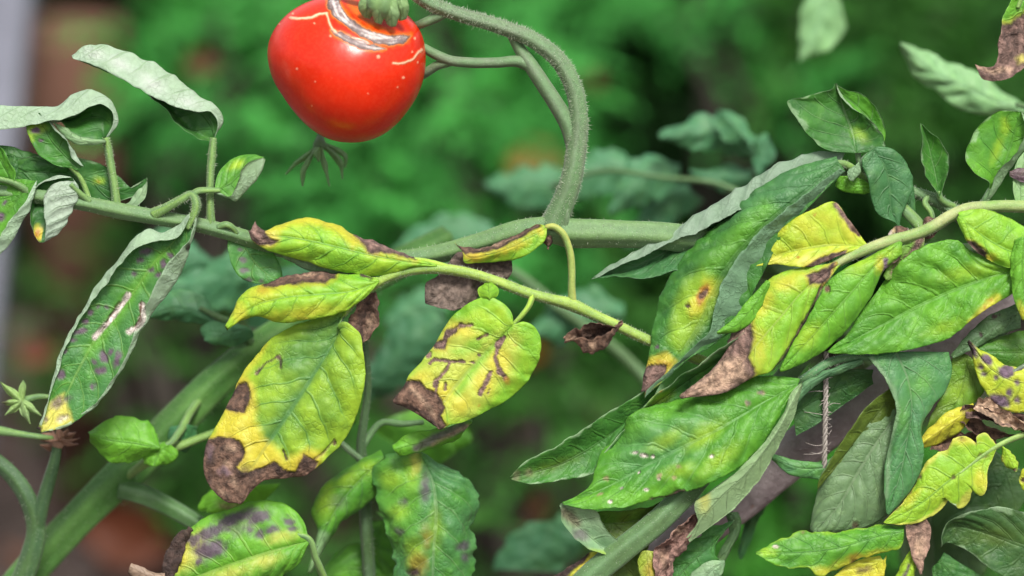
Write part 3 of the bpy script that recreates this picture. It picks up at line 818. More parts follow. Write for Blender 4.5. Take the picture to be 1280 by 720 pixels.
# heart-shaped leaflet with brown streaks
stem(comp, [(666, 369, 4, 4), (661, 382, 8, 3.6), (652, 394, 9, 3.2), (642, 405, 8, 2.8), (630, 418, 6, 2)], 'SL', 'YG', name='leaflet_stalk')
leaf(comp, [(642, 404), (640, 392), (630, 380), (612, 371), (590, 377), (570, 391), (555, 410), (541, 435), (525, 455), (511, 470), (503, 486), (492, 503), (504, 508), (528, 522), (548, 536)],
     [(642, 405), (622, 426), (600, 448), (578, 472), (558, 498), (545, 520), (549, 537)],
     [(643, 405), (655, 402), (668, 408), (676, 425), (674, 447), (661, 474), (640, 496), (610, 513), (578, 528), (560, 532), (552, 537)],
     dl=[8, 8, 0, -6, -8, -6, 2, 8], dm=[8, 2, 2, 4, 6, 8], dr=[8, 4, -4, -8, -8, 0, 6], d=3, c1='LG', c2='YG', mott=0.9, edge=('LG', 0.5, 0.3), under='U', vein=(0.16, 0.34, 0.05), puck=2.2, bulge=5, rag=1.0, step=1.8, nveins=7,
     stains=[st('PY', 'p', [(560, 400), (585, 402), (600, 425), (640, 408), (650, 425), (640, 470), (615, 490), (590, 520), (565, 525), (540, 490), (510, 475), (540, 440)], soft=12, k=0.6),
             st('Y', 'b', [(552, 490, 14, 10), (575, 505, 10, 12), (622, 452, 14, 18), (580, 412, 18, 7, 20), (605, 478, 12, 14), (530, 472, 10, 6)], soft=7, k=0.65),
             st('LG', 'l', [(638, 410), (610, 440), (585, 470), (572, 492)], r=4, soft=6, k=0.8), st('LG', 'b', [(592, 432, 14, 8, -20), (578, 440, 10, 5)], soft=6, k=0.7),
             st('B', 'p', [(508, 476), (526, 477), (534, 487), (546, 490), (553, 500), (556, 510), (551, 520), (557, 532), (548, 542), (520, 532), (480, 508), (498, 488)], soft=1.2, rag=1.6),
             st('DB', 'l', [(545, 534), (535, 518), (515, 510), (494, 505)], r=2, soft=2, k=0.8), st('T', 'l', [(512, 484), (528, 500), (544, 520)], r=2.5, soft=3, k=0.5),
             st('PB', 'l', [(590, 407), (578, 407), (570, 411)], r=2.0, soft=0.9, rag=2.2), st('PB', 'p', [(572, 410), (558, 412), (553, 424), (540, 430), (544, 436), (557, 438), (560, 424), (572, 416)], soft=0.9, rag=2.2), st('PB', 'b', [(537, 444, 4, 5, 30), (577, 407, 5, 3.5)], soft=1.2, rag=2),
             st('PB', 'l', [(538, 455), (544, 451), (562, 453), (580, 453)], r=2.2, soft=0.9, rag=2.4), st('PB', 'l', [(563, 454), (557, 466), (546, 476), (545, 494)], r=2.2, soft=0.9, rag=2.4), st('PB', 'b', [(545, 480, 4, 6), (556, 484, 2, 4, 20)], soft=1),
             st('B', 'l', [(598, 423), (610, 418)], r=1.6, soft=1), st('PB', 'l', [(630, 421), (622, 434), (619, 446), (624, 462), (632, 472)], r=2.4, soft=0.9, rag=2.4), st('PB', 'b', [(623, 430, 4.5, 7, 20), (624, 464, 4, 5, -30)], soft=1, rag=2),
             st('PB', 'l', [(612, 465), (606, 478), (599, 491)], r=2.8, soft=0.9, rag=2), st('PB', 'b', [(598, 443, 2, 1.5), (589, 453, 2.5, 1.5), (609, 488, 1.2, 3)], soft=0.8), st('OR', 'b', [(598, 508, 2, 2), (645, 432, 1.5, 1.5), (634, 475, 3, 4)], soft=1.5, k=0.7)],
     label='heart-shaped yellow leaflet with brown vein streaks and a brown tip')
leaf(comp, [(612, 374), (600, 372), (598, 362), (606, 354)], [(612, 374), (611, 364), (610, 353)], [(613, 374), (622, 370), (623, 360), (615, 353)], dl=4, dm=9, dr=4, d=4, c1='LG', c2='YG', under='U', wav=0.5, puck=0.6, label='tiny round green leaflet')
# arched stalk leaflet at the stem fork
stem(comp, [(716, 380, 2, 5.5), (715, 362, 4, 4.8), (715, 335, 6, 4.6), (711, 308, 8, 4.6), (702, 290, 10, 4.6), (691, 283, 10, 4.4), (682, 284, 9, 3.5)], 'SL', (0.34, 0.36, 0.08), name='leaflet_stalk')
blade(comp, [[(683, 283), (672, 279), (650, 288), (622, 302), (598, 309), (584, 309), (572, 305), (568, 303)], [(683, 284), (666, 290), (640, 303), (612, 314), (586, 318), (574, 310)],
             [(684, 285), (682, 298), (670, 311), (645, 324), (618, 329), (596, 329), (580, 327), (582, 318)]], [-1, -0.3, 1],
      [[9, 0, -4, -2, 4], [9, 12, 12, 8, 6], [9, 12, 6, 2, 4]], d=2, c1='LG', c2='YG', mott=0.7, under='U', vein=(0.16, 0.34, 0.05), puck=1, rag=1.5,
      stains=[st('Y', 'b', [(595, 320, 16, 7), (640, 310, 22, 5, -25), (676, 290, 5, 4)], soft=4, k=0.8), st('OR', 'b', [(592, 322, 7, 4)], soft=4, k=0.4), st('B', 'p', [(566, 298), (590, 308), (622, 300), (650, 285), (674, 276), (676, 283), (655, 295), (628, 309), (606, 316), (582, 318), (574, 312)], soft=1.2, rag=1.6), st('T', 'l', [(600, 312), (640, 298)], r=1, soft=2, k=0.5)],
      label='small yellow leaflet with a brown upper margin hanging from an arched stalk')
leaf(comp, [(690, 286), (680, 290), (677, 302), (682, 312)], [(691, 286), (687, 298), (685, 312)], [(692, 286), (693, 298), (689, 311)], dl=0, dm=6, dr=0, d=-4, c1='B', c2='PB', under='B', stains=[st('B', 'p', [(660, 270), (710, 270), (710, 320), (660, 320)])], crumple=0.5, label='brown dried scrap at the arched stalk')
# grey-brown dead leaflet behind the stalk
leaf(comp, [(640, 326), (610, 322), (575, 316), (560, 328), (545, 345), (534, 352), (530, 378)], [(640, 340), (612, 340), (585, 345), (562, 360), (532, 379)], [(634, 350), (622, 356), (604, 354), (600, 368), (592, 380), (574, 388), (552, 386), (533, 380)],
     dl=[-10, -18, -12, -8, -8], dm=[-10, -8, -6, -8, -6], dr=[-14, -18, -14, -8, -6], d=-2, c1='B', c2='PB', mott=0.7, under='B', vein='DB', stains=[st((0.155, 0.115, 0.092), 'p', [(500, 290), (660, 290), (660, 400), (500, 400)], dry=0.8), st('DB', 'l', [(575, 317), (590, 330), (640, 330)], r=6, soft=6, k=0.7), st('DB', 'b', [(534, 376, 6, 4)], soft=3, k=0.8)],
     rag=3, crumple=0.3, puck=2.5, label='dead grey-brown leaflet hanging behind the stalk')
# shrivelled brown leaflet hanging under the stalk
blade(comp, [[(778, 401), (766, 404), (750, 405), (737, 407), (724, 413), (712, 416), (705, 424)], [(778, 402), (758, 414), (738, 420), (722, 422), (706, 425)], [(778, 404), (770, 417), (760, 430), (742, 441), (730, 438), (722, 428), (706, 426)],
             [(776, 404), (764, 414), (748, 424), (736, 426), (726, 422), (707, 424)]], [-1, -0.1, 0.75, 1], [[2, 16, 14, 10, 4], [2, -10, -12, -4, 2], [2, 8, 10, 6, 2], [4, 20, 20, 12, 4]], d=2,
      c1='B', c2='DB', under='B', stains=[st('B', 'p', [(680, 380), (800, 380), (800, 460), (680, 460)]), st('DB', 'b', [(755, 416, 20, 7, -20)], soft=6, k=0.8, w=(-0.6, 0.6)), st('T', 'b', [(712, 422, 8, 5), (740, 434, 6, 4)], soft=3, k=0.7)],
      crumple=0.9, rag=3, face='top', label='shrivelled dark brown leaflet hanging under the stalk')
# ================================================================== the wilting plant at the right
wilt = empty('tomato_plant', PX(np.array([640.0, 1700, -40])) * np.array([1, 1, 0]),
             'tomato plant with crowded curled wilting leaves beside the brown stake', 'tomato plant')
low_stem = stem(wilt, [(560, 1700, -40, 18), (600, 1100, -30, 17), (690, 780, -4, 16.5), (735, 725, -2, 16), (785, 683, 0, 15.5), (830, 646, 0, 15), (862, 612, -4, 14.5), (905, 560, -34, 14), (960, 500, -60, 13),
                       (1020, 420, -70, 12), (1070, 345, -62, 11), (1110, 318, -48, 10), (1180, 316, -40, 10), (1290, 312, -40, 10)], (0.085, 0.155, 0.055), 'SG', name='main_stem', hairs=1500, hair_len=3.5)
# upper shoot
up_stem = stem(wilt, [(1250, 315, -44, 9), (1215, 282, -36, 9), (1190, 262, -30, 8.5), (1160, 246, -28, 7.5), (1125, 236, -26, 7), (1085, 228, -22, 7), (1055, 216, -16, 6.5), (1035, 208, -8, 5)], (0.10, 0.175, 0.07), 'SG', name='shoot', hairs=700, hair_len=4)
stem(up_stem, [(1112, 244, -18, 7), (1130, 262, -10, 7.5), (1150, 284, -6, 7.5), (1160, 300, -12, 6)], 'SL', 'SG', name='side_shoot')
stem(up_stem, [(1160, 246, -22, 4), (1156, 252, -18, 4), (1164, 266, -14, 3.5), (1166, 280, -14, 3)], 'SG', 'SL', name='side_shoot')

# two halves of the big dark leaf: the rolled one pointing left
bigs = stem(wilt, [(1085, 228, -20, 6), (1070, 214, -8, 5.5), (1056, 205, 0, 5), (1035, 206, 4, 4), (1010, 222, 4, 3)], 'SG', 'SL', name='leaf_stalk', hairs=150, hair_len=3)
blade(bigs, [[(1052, 200), (1010, 215), (960, 245), (918, 268), (888, 284), (868, 293), (845, 300), (810, 316), (778, 330), (758, 340), (742, 348)],
             [(1056, 192), (1020, 190), (985, 202), (950, 220), (915, 243), (880, 266), (845, 286), (806, 307), (775, 325), (752, 337), (739, 349)],
             [(1050, 204), (1000, 220), (960, 240), (925, 262), (890, 284), (850, 306), (810, 326), (770, 342), (744, 346)],
             [(1052, 206), (1005, 230), (965, 255), (935, 276), (900, 288), (872, 310), (850, 322), (815, 333), (780, 342), (742, 347)],
             [(1052, 206), (1005, 236), (970, 270), (935, 300), (900, 318), (868, 334), (838, 342), (805, 346), (775, 346), (743, 348)]],
      [-1, -0.6, 0, 0.6, 1], [[4, 10, 16, 16, 14, 8], [0, 0, 0, 2, 4, 4], [-4, -16, -22, -22, -14, 0], [0, -2, -4, -4, -2, 4], [6, 4, 4, 10, 12, 6]], d=-12,
      c1='DG', c2='BG', mott=0.6, under=(0.27, 0.36, 0.27), under2='UB', uvein=(0.17, 0.25, 0.15), face='under', fw=(-1, -0.65), puck=2.8, wav=3, rag=3, nveins=12,
      label='long leaf rolled into a grey-green trough with a pointed tip')
# the broad one drooping, yellow and brown towards its tip
blade(bigs, [[(1046, 196), (1000, 208), (950, 236), (912, 265), (885, 290), (853, 324), (830, 358), (817, 400), (812, 440), (805, 468), (801, 490)],
             [(1048, 202), (1000, 240), (950, 280), (912, 318), (885, 362), (866, 408), (840, 450), (806, 489)],
             [(1056, 214), (1030, 240), (1002, 268), (976, 298), (958, 332), (940, 366), (922, 402), (892, 432), (862, 450), (834, 474), (806, 496)],
             [(1050, 210), (1010, 240), (965, 276), (932, 312), (904, 352), (893, 386), (888, 408), (868, 432), (842, 458), (808, 488)]],
      [-1, -0.1, 0.68, 1], [[0, -8, -16, -18, -12, -6, 0], [4, 10, 10, 6, 2, 4, 4], [6, 10, 8, 4, 2, 8, 8], [10, 26, 28, 22, 16, 16, 10]], d=8,
      c1='DG', c2='G', mott=0.75, under=(0.17, 0.30, 0.18), under2=(0.14, 0.26, 0.14), uvein=(0.10, 0.19, 0.10), vein=(0.05, 0.15, 0.03), face='top', fw=(-1, 0.4), puck=3.0, wav=3, bulge=5, rag=2.6, nveins=10, thick=1.2,
      stains=[st('BG', 'p', [(1060, 190), (990, 210), (930, 250), (900, 290), (960, 270), (1020, 240)], soft=14, k=0.55, w=(-1, 0.5)),
              st('LG', 'l', [(960, 262), (920, 300), (885, 340), (862, 385), (845, 430)], r=9, soft=12, k=0.55, w=(-1, 0.6)),
              st('YG', 'p', [(880, 340), (902, 350), (895, 382), (875, 410), (850, 440), (838, 425), (845, 380), (860, 352)], soft=10, k=0.6, w=(-1, 0.6)),
              st('Y', 'b', [(872, 382, 10, 14, 30), (884, 364, 8, 14, 20)], soft=6, k=0.7, w=(-1, 0.6)), st('Y', 'p', [(808, 450), (834, 440), (846, 452), (834, 468), (806, 460)], soft=4, k=0.8, w=(-1, 0.65)), st('OR', 'l', [(822, 452), (838, 456)], r=2.5, soft=3, k=0.6, w=(-1, 0.65)),
              st('OR', 'b', [(878, 370, 6, 13, 22)], soft=2, w=(-1, 0.62)), st('B', 'b', [(880, 366, 3, 10, 22), (860.5, 383, 4, 2.5)], soft=1.2, w=(-1, 0.62)), st('DB', 'b', [(861, 383, 2, 2)], soft=1, w=(-1, 0.62)),
              st('P', 'b', [(822, 433, 2.5, 2)], soft=1.5),
              st('PB', 'p', [(808, 457), (820, 455), (834, 456), (832, 466), (822, 478), (800, 496), (796, 484)], soft=1.2, rag=1.4, w=(-1, 0.8)), st('DB', 'l', [(806, 462), (804, 486)], r=3, soft=3, k=0.6)],
      label='broad drooping leaf, blistered green and yellow with a brown tip')

# top leaf, folded
s = stem(wilt, [(1085, 228, -24, 5), (1078, 212, -18, 4.5), (1074, 200, -12, 4), (1072, 188, -10, 3.5)], (0.12, 0.2, 0.09), 'SG', name='leaf_stalk')
leaf(s, [(1066, 191), (1034, 187), (1012, 170), (996, 150), (983, 126), (1004, 120), (1024, 116), (1040, 112), (1044, 104)], [(1070, 191), (1066, 168), (1056, 140), (1045, 105)], [(1074, 191), (1106, 185), (1099, 166), (1082, 147), (1064, 131), (1050, 117), (1046, 104)],
     dl=[0, 6, 10, 8, 4, 2], dm=[0, -12, -10, 0], dr=[0, 8, 8, 6, 4, 2], d=0, c1='DG', c2='G', mott=0.8, under='U', vein=(0.14, 0.27, 0.10), edge=('U', 0.5, 0.04), puck=1.4, stains=[st('YG', 'b', [(1075, 168, 10, 7, 40)], soft=7, k=0.5)], label='folded green leaf at the top of the shoot')
leaf(s, [(1082, 190), (1080, 165), (1062, 136), (1042, 114), (1044, 104)], [(1092, 190), (1092, 160), (1070, 132), (1046, 112)], [(1104, 184), (1107, 166), (1098, 138), (1078, 117), (1058, 112), (1046, 106)],
     dl=-2, dm=[-4, -12, -10, -2], dr=[-4, -8, -6, 0], d=-8, c1='G', c2='LG', mott=0.4, under='U', vein=(0.13, 0.25, 0.09), edge=('U', 0.6, 0.04), puck=1.2, label='green leaf blade standing behind the folded one')
# hanging leaf
s = stem(wilt, [(1078, 214, -12, 4.5), (1078, 204, -4, 4), (1084, 196, 2, 4), (1094, 192, 4, 3)], 'UB', 'SG', name='leaf_stalk')
leaf(s, [(1086, 190), (1078, 200), (1084, 225), (1090, 250), (1098, 268), (1112, 276), (1122, 282)], [(1092, 186), (1106, 208), (1112, 235), (1114, 262), (1123, 283)], [(1096, 183), (1116, 186), (1134, 206), (1141, 232), (1133, 256), (1126, 272), (1124, 284)],
     dl=[2, 10, 10, 6], dm=[4, 2, 2, 4], dr=[2, 4, 4, 4], d=4, c1='DG', c2='BG', mott=0.75, under='U', puck=1.0, bulge=3, label='dull green leaf hanging from the shoot')
stem(s, [(1123, 282, 6, 3), (1124, 292, 4, 2.6), (1128, 300, 0, 2.4)], 'UB', name='leaf_tip_stalk')
leaf(s, [(1050, 220), (1044, 232), (1056, 240), (1080, 243)], [(1055, 220), (1064, 230), (1090, 240)], [(1062, 220), (1080, 226), (1098, 242)], dl=-4, dm=0, dr=-4, d=-4, c1='LG', c2='G', under='U', wav=1)
leaf(s, [(1066, 208), (1060, 214), (1062, 226)], [(1070, 206), (1066, 216), (1064, 226)], [(1074, 202), (1076, 214), (1066, 227)], dl=4, dm=7, dr=4, d=4, c1='U', c2='BG', under='U', wav=0.5)
leaf(s, [(1130, 230), (1128, 250), (1136, 268)], [(1136, 228), (1138, 250), (1140, 276)], [(1140, 226), (1144, 250), (1142, 278)], dl=-12, dm=-10, dr=-12, c1='DG', c2='BG', under='U', wav=0.5)
# small upright leaf
s = stem(wilt, [(1192, 258, -28, 5), (1182, 254, -20, 4.6), (1176, 248, -14, 4), (1174, 238, -10, 3.4)], 'SG', 'SL', name='leaf_stalk')
leaf(s, [(1174, 246), (1164, 226), (1155, 202), (1150, 178), (1151, 154)], [(1174, 246), (1170, 222), (1164, 196), (1158, 172), (1152, 155)], [(1175, 246), (1182, 228), (1187, 206), (1184, 188), (1172, 170), (1160, 162), (1153, 156)],
     dl=[-8, 2, 4, 0], dm=[-8, -12, -12, -2], dr=[-8, 0, -2, 0], c1='G', c2='DG', under='U', edge=('U', 0.6, 0.05), vein=(0.15, 0.28, 0.1), puck=1.0, label='narrow upright leaf')
# leaf at the right border
s = stem(wilt, [(1225, 275, -34, 5), (1226, 262, -20, 5), (1230, 252, -10, 4), (1238, 236, -6, 3)], 'SG', name='leaf_stalk')
blade(s, [[(1232, 250), (1238, 228), (1218, 214), (1208, 198), (1214, 176), (1230, 151), (1250, 139), (1272, 139)], [(1233, 250), (1244, 222), (1252, 190), (1262, 160), (1275, 140)], [(1236, 250), (1252, 228), (1270, 200), (1286, 172), (1284, 150), (1277, 140)],
          [(1232, 250), (1240, 232), (1256, 206), (1272, 184), (1280, 160), (1277, 142)]], [-1, -0.2, 0.6, 1], [[-6, 6, 4, 0, 0], [-8, -10, -10, -2], [-6, 0, 2, 2], [-4, 12, 14, 6]], c1='G', c2='LG', mott=0.7, under='U', under2='UB', edge=('U', 0.5, 0.04), fw=(-1, 0.3), puck=1.4,
      stains=[st('YG', 'b', [(1256, 158, 6, 10), (1246, 188, 5, 16, 20)], soft=5, k=0.6)], label='rounded green leaf with yellow flecks and a rolled margin')
leaf(s, [(1270, 256), (1266, 230), (1272, 200), (1284, 186)], [(1276, 258), (1276, 230), (1280, 204), (1290, 186)], [(1290, 262), (1296, 230), (1300, 200)], dl=0, dm=0, dr=0, d=2, c1='U', c2='LG', under='U')
leaf(s, [(1262, 214), (1270, 210), (1290, 212)], [(1262, 216), (1272, 218), (1292, 220)], [(1262, 220), (1272, 226), (1292, 228)], dl=8, dm=10, dr=8, c1='P', c2='B', under='P', wav=1)

# ---- yellow and green leaf sprays on the drooping stalk
spray = stem(wilt, [(1330, 262, -6, 8), (1285, 258, 0, 7.5), (1240, 258, 4, 7.5), (1205, 262, 8, 7.5), (1184, 272, 10, 7.5), (1165, 284, 12, 7.5), (1140, 294, 14, 7.5), (1110, 302, 16, 7.5), (1080, 313, 18, 6.5), (1052, 326, 20, 5.6), (1026, 344, 20, 4.6), (1004, 366, 20, 3.8), (985, 392, 18, 3)],
             'SL', (0.34, 0.37, 0.16), name='compound_leaf', hairs=500, hair_len=3, label='pale stalk with yellowing leaflets')
leaf(spray, [(1084, 305), (1074, 292), (1060, 274), (1043, 252), (1016, 262), (990, 276), (964, 300), (941, 332)], [(1084, 308), (1050, 306), (1010, 310), (975, 318), (941, 333)], [(1082, 312), (1060, 316), (1036, 326), (1012, 335), (990, 334), (966, 330), (942, 334)],
     dl=[0, 2, 6, 2, -4, -8], dm=[2, 6, 6, 2, -4], dr=[2, 8, 10, 6, 0], d=16, c1='YG', c2='Y', mott=0.75, under='U', vein=(0.30, 0.38, 0.03), puck=1.8, bulge=3, rag=1,
     stains=[st('PY', 'b', [(1010, 328, 24, 5), (975, 326, 18, 5)], soft=4, k=0.7), st('LG', 'b', [(985, 300, 16, 10), (1040, 290, 14, 8)], soft=9, k=0.35), st('PB', 'l', [(1044, 256), (1056, 272), (1066, 286)], r=3.4, soft=2, rag=2), st('B', 'l', [(1066, 284), (1074, 294)], r=2.5, soft=1.5), st('PB', 'p', [(1058, 314), (1042, 318), (1026, 322), (1006, 335), (1012, 342), (1036, 334), (1054, 322)], soft=1.3, rag=2), st('OR', 'b', [(998, 322, 2, 2), (1018, 268, 2, 1.5)], soft=1.5)],
     label='bright yellow leaflet with a pale torn margin')
# long leaflet with the tan dead tip
leaf(spray, [(1066, 320), (1030, 331), (998, 335), (966, 345), (942, 370), (924, 392), (912, 412), (904, 440), (880, 470), (850, 496)],
     [(1058, 324), (1026, 346), (1002, 366), (976, 396), (950, 426), (920, 460), (850, 497)],
     [(1052, 330), (1034, 352), (1014, 386), (998, 416), (982, 442), (964, 464), (944, 471), (908, 490), (852, 498)],
     dl=[0, 4, 2, -6, -10, -6, 0], dm=[0, 10, 12, 10, 6, 4], dr=[0, 4, 8, 10, 10, 6, 4], d=22, c1='YG', c2='LG', mott=0.8, under='U', vein=(0.30, 0.40, 0.08), puck=1.8, bulge=3, rag=1.5, nveins=8,
     stains=[st('Y', 'b', [(985, 352, 24, 10, -20), (955, 378, 10, 20, 30), (950, 440, 6, 20)], soft=8, k=0.65), st('LG', 'l', [(1000, 380), (975, 420)], r=10, soft=10, k=0.6), st('YG', 'b', [(1010, 352, 14, 8)], soft=6, k=0.5),
             st('PB', 'p', [(926, 386), (940, 400), (943, 424), (937, 446), (944, 466), (936, 478), (905, 494), (840, 505), (876, 470), (900, 440), (910, 410)], soft=2.0, rag=2.5), st('T', 'p', [(904, 450), (928, 446), (936, 470), (900, 490), (856, 496)], soft=8, k=0.75), st('B', 'b', [(898, 474, 4, 7, 30), (920, 420, 6, 8), (860, 494, 5, 4), (930, 440, 3, 8)], soft=4, k=0.6),
             st('B', 'l', [(1044, 330), (1028, 352), (1018, 380), (1004, 406), (984, 440), (966, 466)], r=2.4, soft=1.5, rag=2), st('PB', 'p', [(1044, 328), (1024, 340), (1008, 345), (1012, 356), (1026, 354), (1034, 348)], soft=1.4, rag=2)],
     label='yellow-green leaflet ending in a large crumpled tan tip')
leaf(spray, [(1126, 300), (1090, 318), (1060, 334), (1036, 352), (1018, 384), (1000, 414), (986, 440), (974, 463)], [(1126, 302), (1092, 334), (1062, 368), (1030, 404), (975, 464)], [(1128, 304), (1126, 322), (1104, 338), (1094, 362), (1072, 396), (1042, 430), (1005, 454), (976, 465)],
     dl=[0, 4, 6, 4, 2], dm=[2, 10, 12, 8, 4], dr=[2, 2, 0, 0, 2], d=20, c1='LG', c2='G', mott=0.55, under='U', vein=(0.16, 0.35, 0.06), puck=1.5, bulge=3,
     stains=[st('YG', 'b', [(1080, 330, 20, 8, -30), (1010, 420, 10, 18, 40), (1110, 318, 14, 6, -20)], soft=8, k=0.7), st('Y', 'b', [(1062, 326, 8, 5), (1100, 330, 6, 10, 20)], soft=4, k=0.6), st('PB', 'l', [(1152, 300), (1134, 320), (1112, 334), (1103, 346)], r=4, soft=1.5, rag=2.5), st('P', 'l', [(1106, 325), (1104, 345)], r=3, soft=2), st('B', 'b', [(1034, 362, 4, 5)], soft=1.5, rag=2)],
     label='green leaflet with yellow flecks beside the brown slit')
leaf(spray, [(1150, 292), (1130, 306), (1116, 322), (1104, 345)], [(1152, 294), (1140, 312), (1126, 330), (1108, 350)], [(1156, 296), (1152, 312), (1138, 328), (1112, 350)], dl=0, dm=2, dr=0, d=12, c1='LG', c2='PB', mott=0.5, under='PB', stains=[st('PB', 'l', [(1150, 300), (1140, 318), (1118, 340)], r=5, soft=3, rag=2)], label='narrow brown-streaked scrap of leaf')
# broad bright green leaf
blade(spray, [[(1286, 322), (1250, 322), (1218, 316), (1196, 300), (1170, 302), (1142, 314), (1112, 342), (1088, 376), (1062, 412), (1034, 441)],
              [(1286, 334), (1240, 346), (1200, 360), (1150, 382), (1100, 408), (1036, 441)],
              [(1288, 346), (1272, 362), (1244, 380), (1216, 400), (1190, 420), (1152, 434), (1110, 442), (1070, 444), (1036, 442)]],
      [-1, 0, 1], [[-4, 0, 4, 2, -4, -6, 0], [2, 0, 0, 0, 2, 4], [6, 8, 8, 8, 8, 6]], d=12, c1='LG', c2='G', mott=0.9, under='UB', vein=(0.11, 0.30, 0.035), puck=3.6, bulge=5, wav=5, rag=1.5, nveins=9, step=1.9,
      stains=[st('YG', 'b', [(1235, 385, 8, 18, 40), (1210, 340, 30, 8, -10), (1180, 410, 18, 6, -20)], soft=9, k=0.5), st('Y', 'l', [(1246, 372), (1228, 392), (1214, 404)], r=4, soft=4, k=0.75), st('PY', 'l', [(1240, 374), (1226, 390)], r=2, soft=2, k=0.7), st('OR', 'b', [(1238, 376, 3, 2), (1230, 386, 2, 3)], soft=2, k=0.7), st((0.06, 0.2, 0.03), 'p', [(1080, 390), (1130, 400), (1110, 440), (1060, 442)], soft=14, k=0.4)],
      label='broad bright green quilted leaf')
leaf(spray, [(1198, 266), (1222, 261), (1250, 268), (1276, 280), (1300, 300)], [(1198, 270), (1222, 290), (1250, 308), (1300, 326)], [(1196, 274), (1206, 296), (1222, 316), (1250, 332), (1276, 338), (1300, 342)],
     dl=-2, dm=6, dr=4, d=20, c1='LG', c2='YG', mott=0.5, under='U', vein=(0.13, 0.33, 0.04), puck=2.0, bulge=3, stains=[st('Y', 'b', [(1238, 322, 8, 5), (1264, 264, 5, 4)], soft=4, k=0.7), st('PB', 'p', [(1207, 300), (1216, 302), (1230, 314), (1234, 322), (1222, 330), (1210, 322)], soft=1.2, rag=2), st('DB', 'l', [(1218, 304), (1232, 316)], r=3, soft=2)],
     label='bright green leaflet with a brown hole-like patch')
leaf(spray, [(1268, 300), (1262, 330), (1266, 370), (1278, 400)], [(1280, 296), (1278, 340), (1284, 400)], [(1300, 300), (1300, 350), (1296, 400)], dl=10, dm=14, dr=10, d=20, c1='LG', c2='G', under='U', stains=[st('Y', 'b', [(1276, 392, 6, 12)], soft=5, k=0.7)], label='green leaf with a yellow tip at the stalk')
leaf(spray, [(1060, 298), (1050, 290), (1035, 308), (1020, 320)], [(1068, 300), (1054, 304), (1030, 326)], [(1075, 304), (1060, 312), (1034, 330)], dl=-18, dm=-14, dr=-18, c1='DG', c2='BG', under='U')

# scraps of dead leaf in the joint
leaf(spray, [(1170, 270), (1155, 272), (1146, 284), (1140, 296)], [(1174, 276), (1162, 282), (1150, 298)], [(1178, 282), (1170, 292), (1152, 302)], dl=2, dm=8, dr=4, c1='B', c2='DB', under='B', stains=[st('B', 'p', [(1130, 260), (1190, 260), (1190, 310), (1130, 310)])], crumple=0.8, label='shred of brown dead leaf in the stem joint')
leaf(spray, [(1140, 288), (1125, 284), (1112, 290)], [(1142, 292), (1126, 290), (1110, 294)], [(1142, 296), (1126, 297), (1110, 298)], dl=8, dm=12, dr=8, c1='W', c2='B', under='B', stains=[st('B', 'p', [(1118, 280), (1150, 280), (1150, 300), (1118, 300)])], crumple=0.6)

# ---- lower leaves round the stem
lowl = stem(wilt, [(960, 500, -56, 8), (990, 486, -30, 7), (1006, 474, -4, 6), (1040, 452, 0, 5.5), (1078, 447, 0, 5), (1110, 452, 2, 4)], 'BG', 'SG', name='leaf_stalk', hairs=300, hair_len=3.2)
# large leaf curling over the stem
blade(lowl, [[(1000, 474), (965, 470), (920, 480), (880, 492), (845, 498), (812, 506), (788, 522), (772, 545), (752, 562), (744, 585), (738, 606), (718, 622), (702, 628)],
             [(998, 480), (960, 500), (910, 530), (860, 556), (812, 580), (765, 606), (704, 630)],
             [(996, 486), (980, 510), (966, 536), (944, 566), (916, 590), (884, 606), (852, 614), (815, 622), (780, 634), (745, 636), (704, 632)]],
      [-1, 0, 1], [[0, -6, -14, -16, -6, -14, 0, 8], [4, 8, 14, 10, 4, 2, 10], [6, 16, 22, 26, 20, 24, 14]], d=10, c1='G', c2='LG', mott=0.5, under='U', vein=(0.13, 0.31, 0.08), puck=3.0, bulge=7, wav=6, rag=3, nveins=9, step=1.9,
      stains=[st('BG', 'p', [(860, 520), (900, 520), (860, 580), (780, 600), (770, 560), (800, 540)], soft=16, k=0.5), st('YG', 'b', [(880, 545, 24, 10, -35), (900, 575, 26, 8, -40), (850, 590, 16, 6, -15), (835, 550, 18, 6, -30)], soft=9, k=0.6), st('LG', 'l', [(720, 628), (780, 626), (850, 606)], r=5, soft=6, k=0.6),
              st('W', 'b', [(796, 567, 4, 1.6), (806, 570, 5, 2.2), (817, 571, 2, 1.8), (799, 591, 1.8, 2.2), (890, 572, 3, 2), (825, 600, 2, 1.4), (763, 630, 3, 2), (808, 613, 3, 1.5), (778, 612, 1.5, 1.5)], soft=0.9, rag=1), st('T', 'b', [(758, 599, 4, 3), (751, 620, 4, 3, -30), (825, 598, 2.5, 2.5), (844, 598, 3.5, 3), (850, 584, 4, 2.5), (936, 506, 3, 2.5), (952, 491, 3, 2)], soft=1.6, k=0.7, dry=0.2), st('P', 'b', [(937, 505, 3, 2), (950, 492, 3, 2)], soft=2, k=0.6), st('PB', 'l', [(815, 623), (835, 620), (854, 613)], r=2, soft=1.2, rag=2)],
      label='large glossy green leaf curling over the lower stem, flecked white')
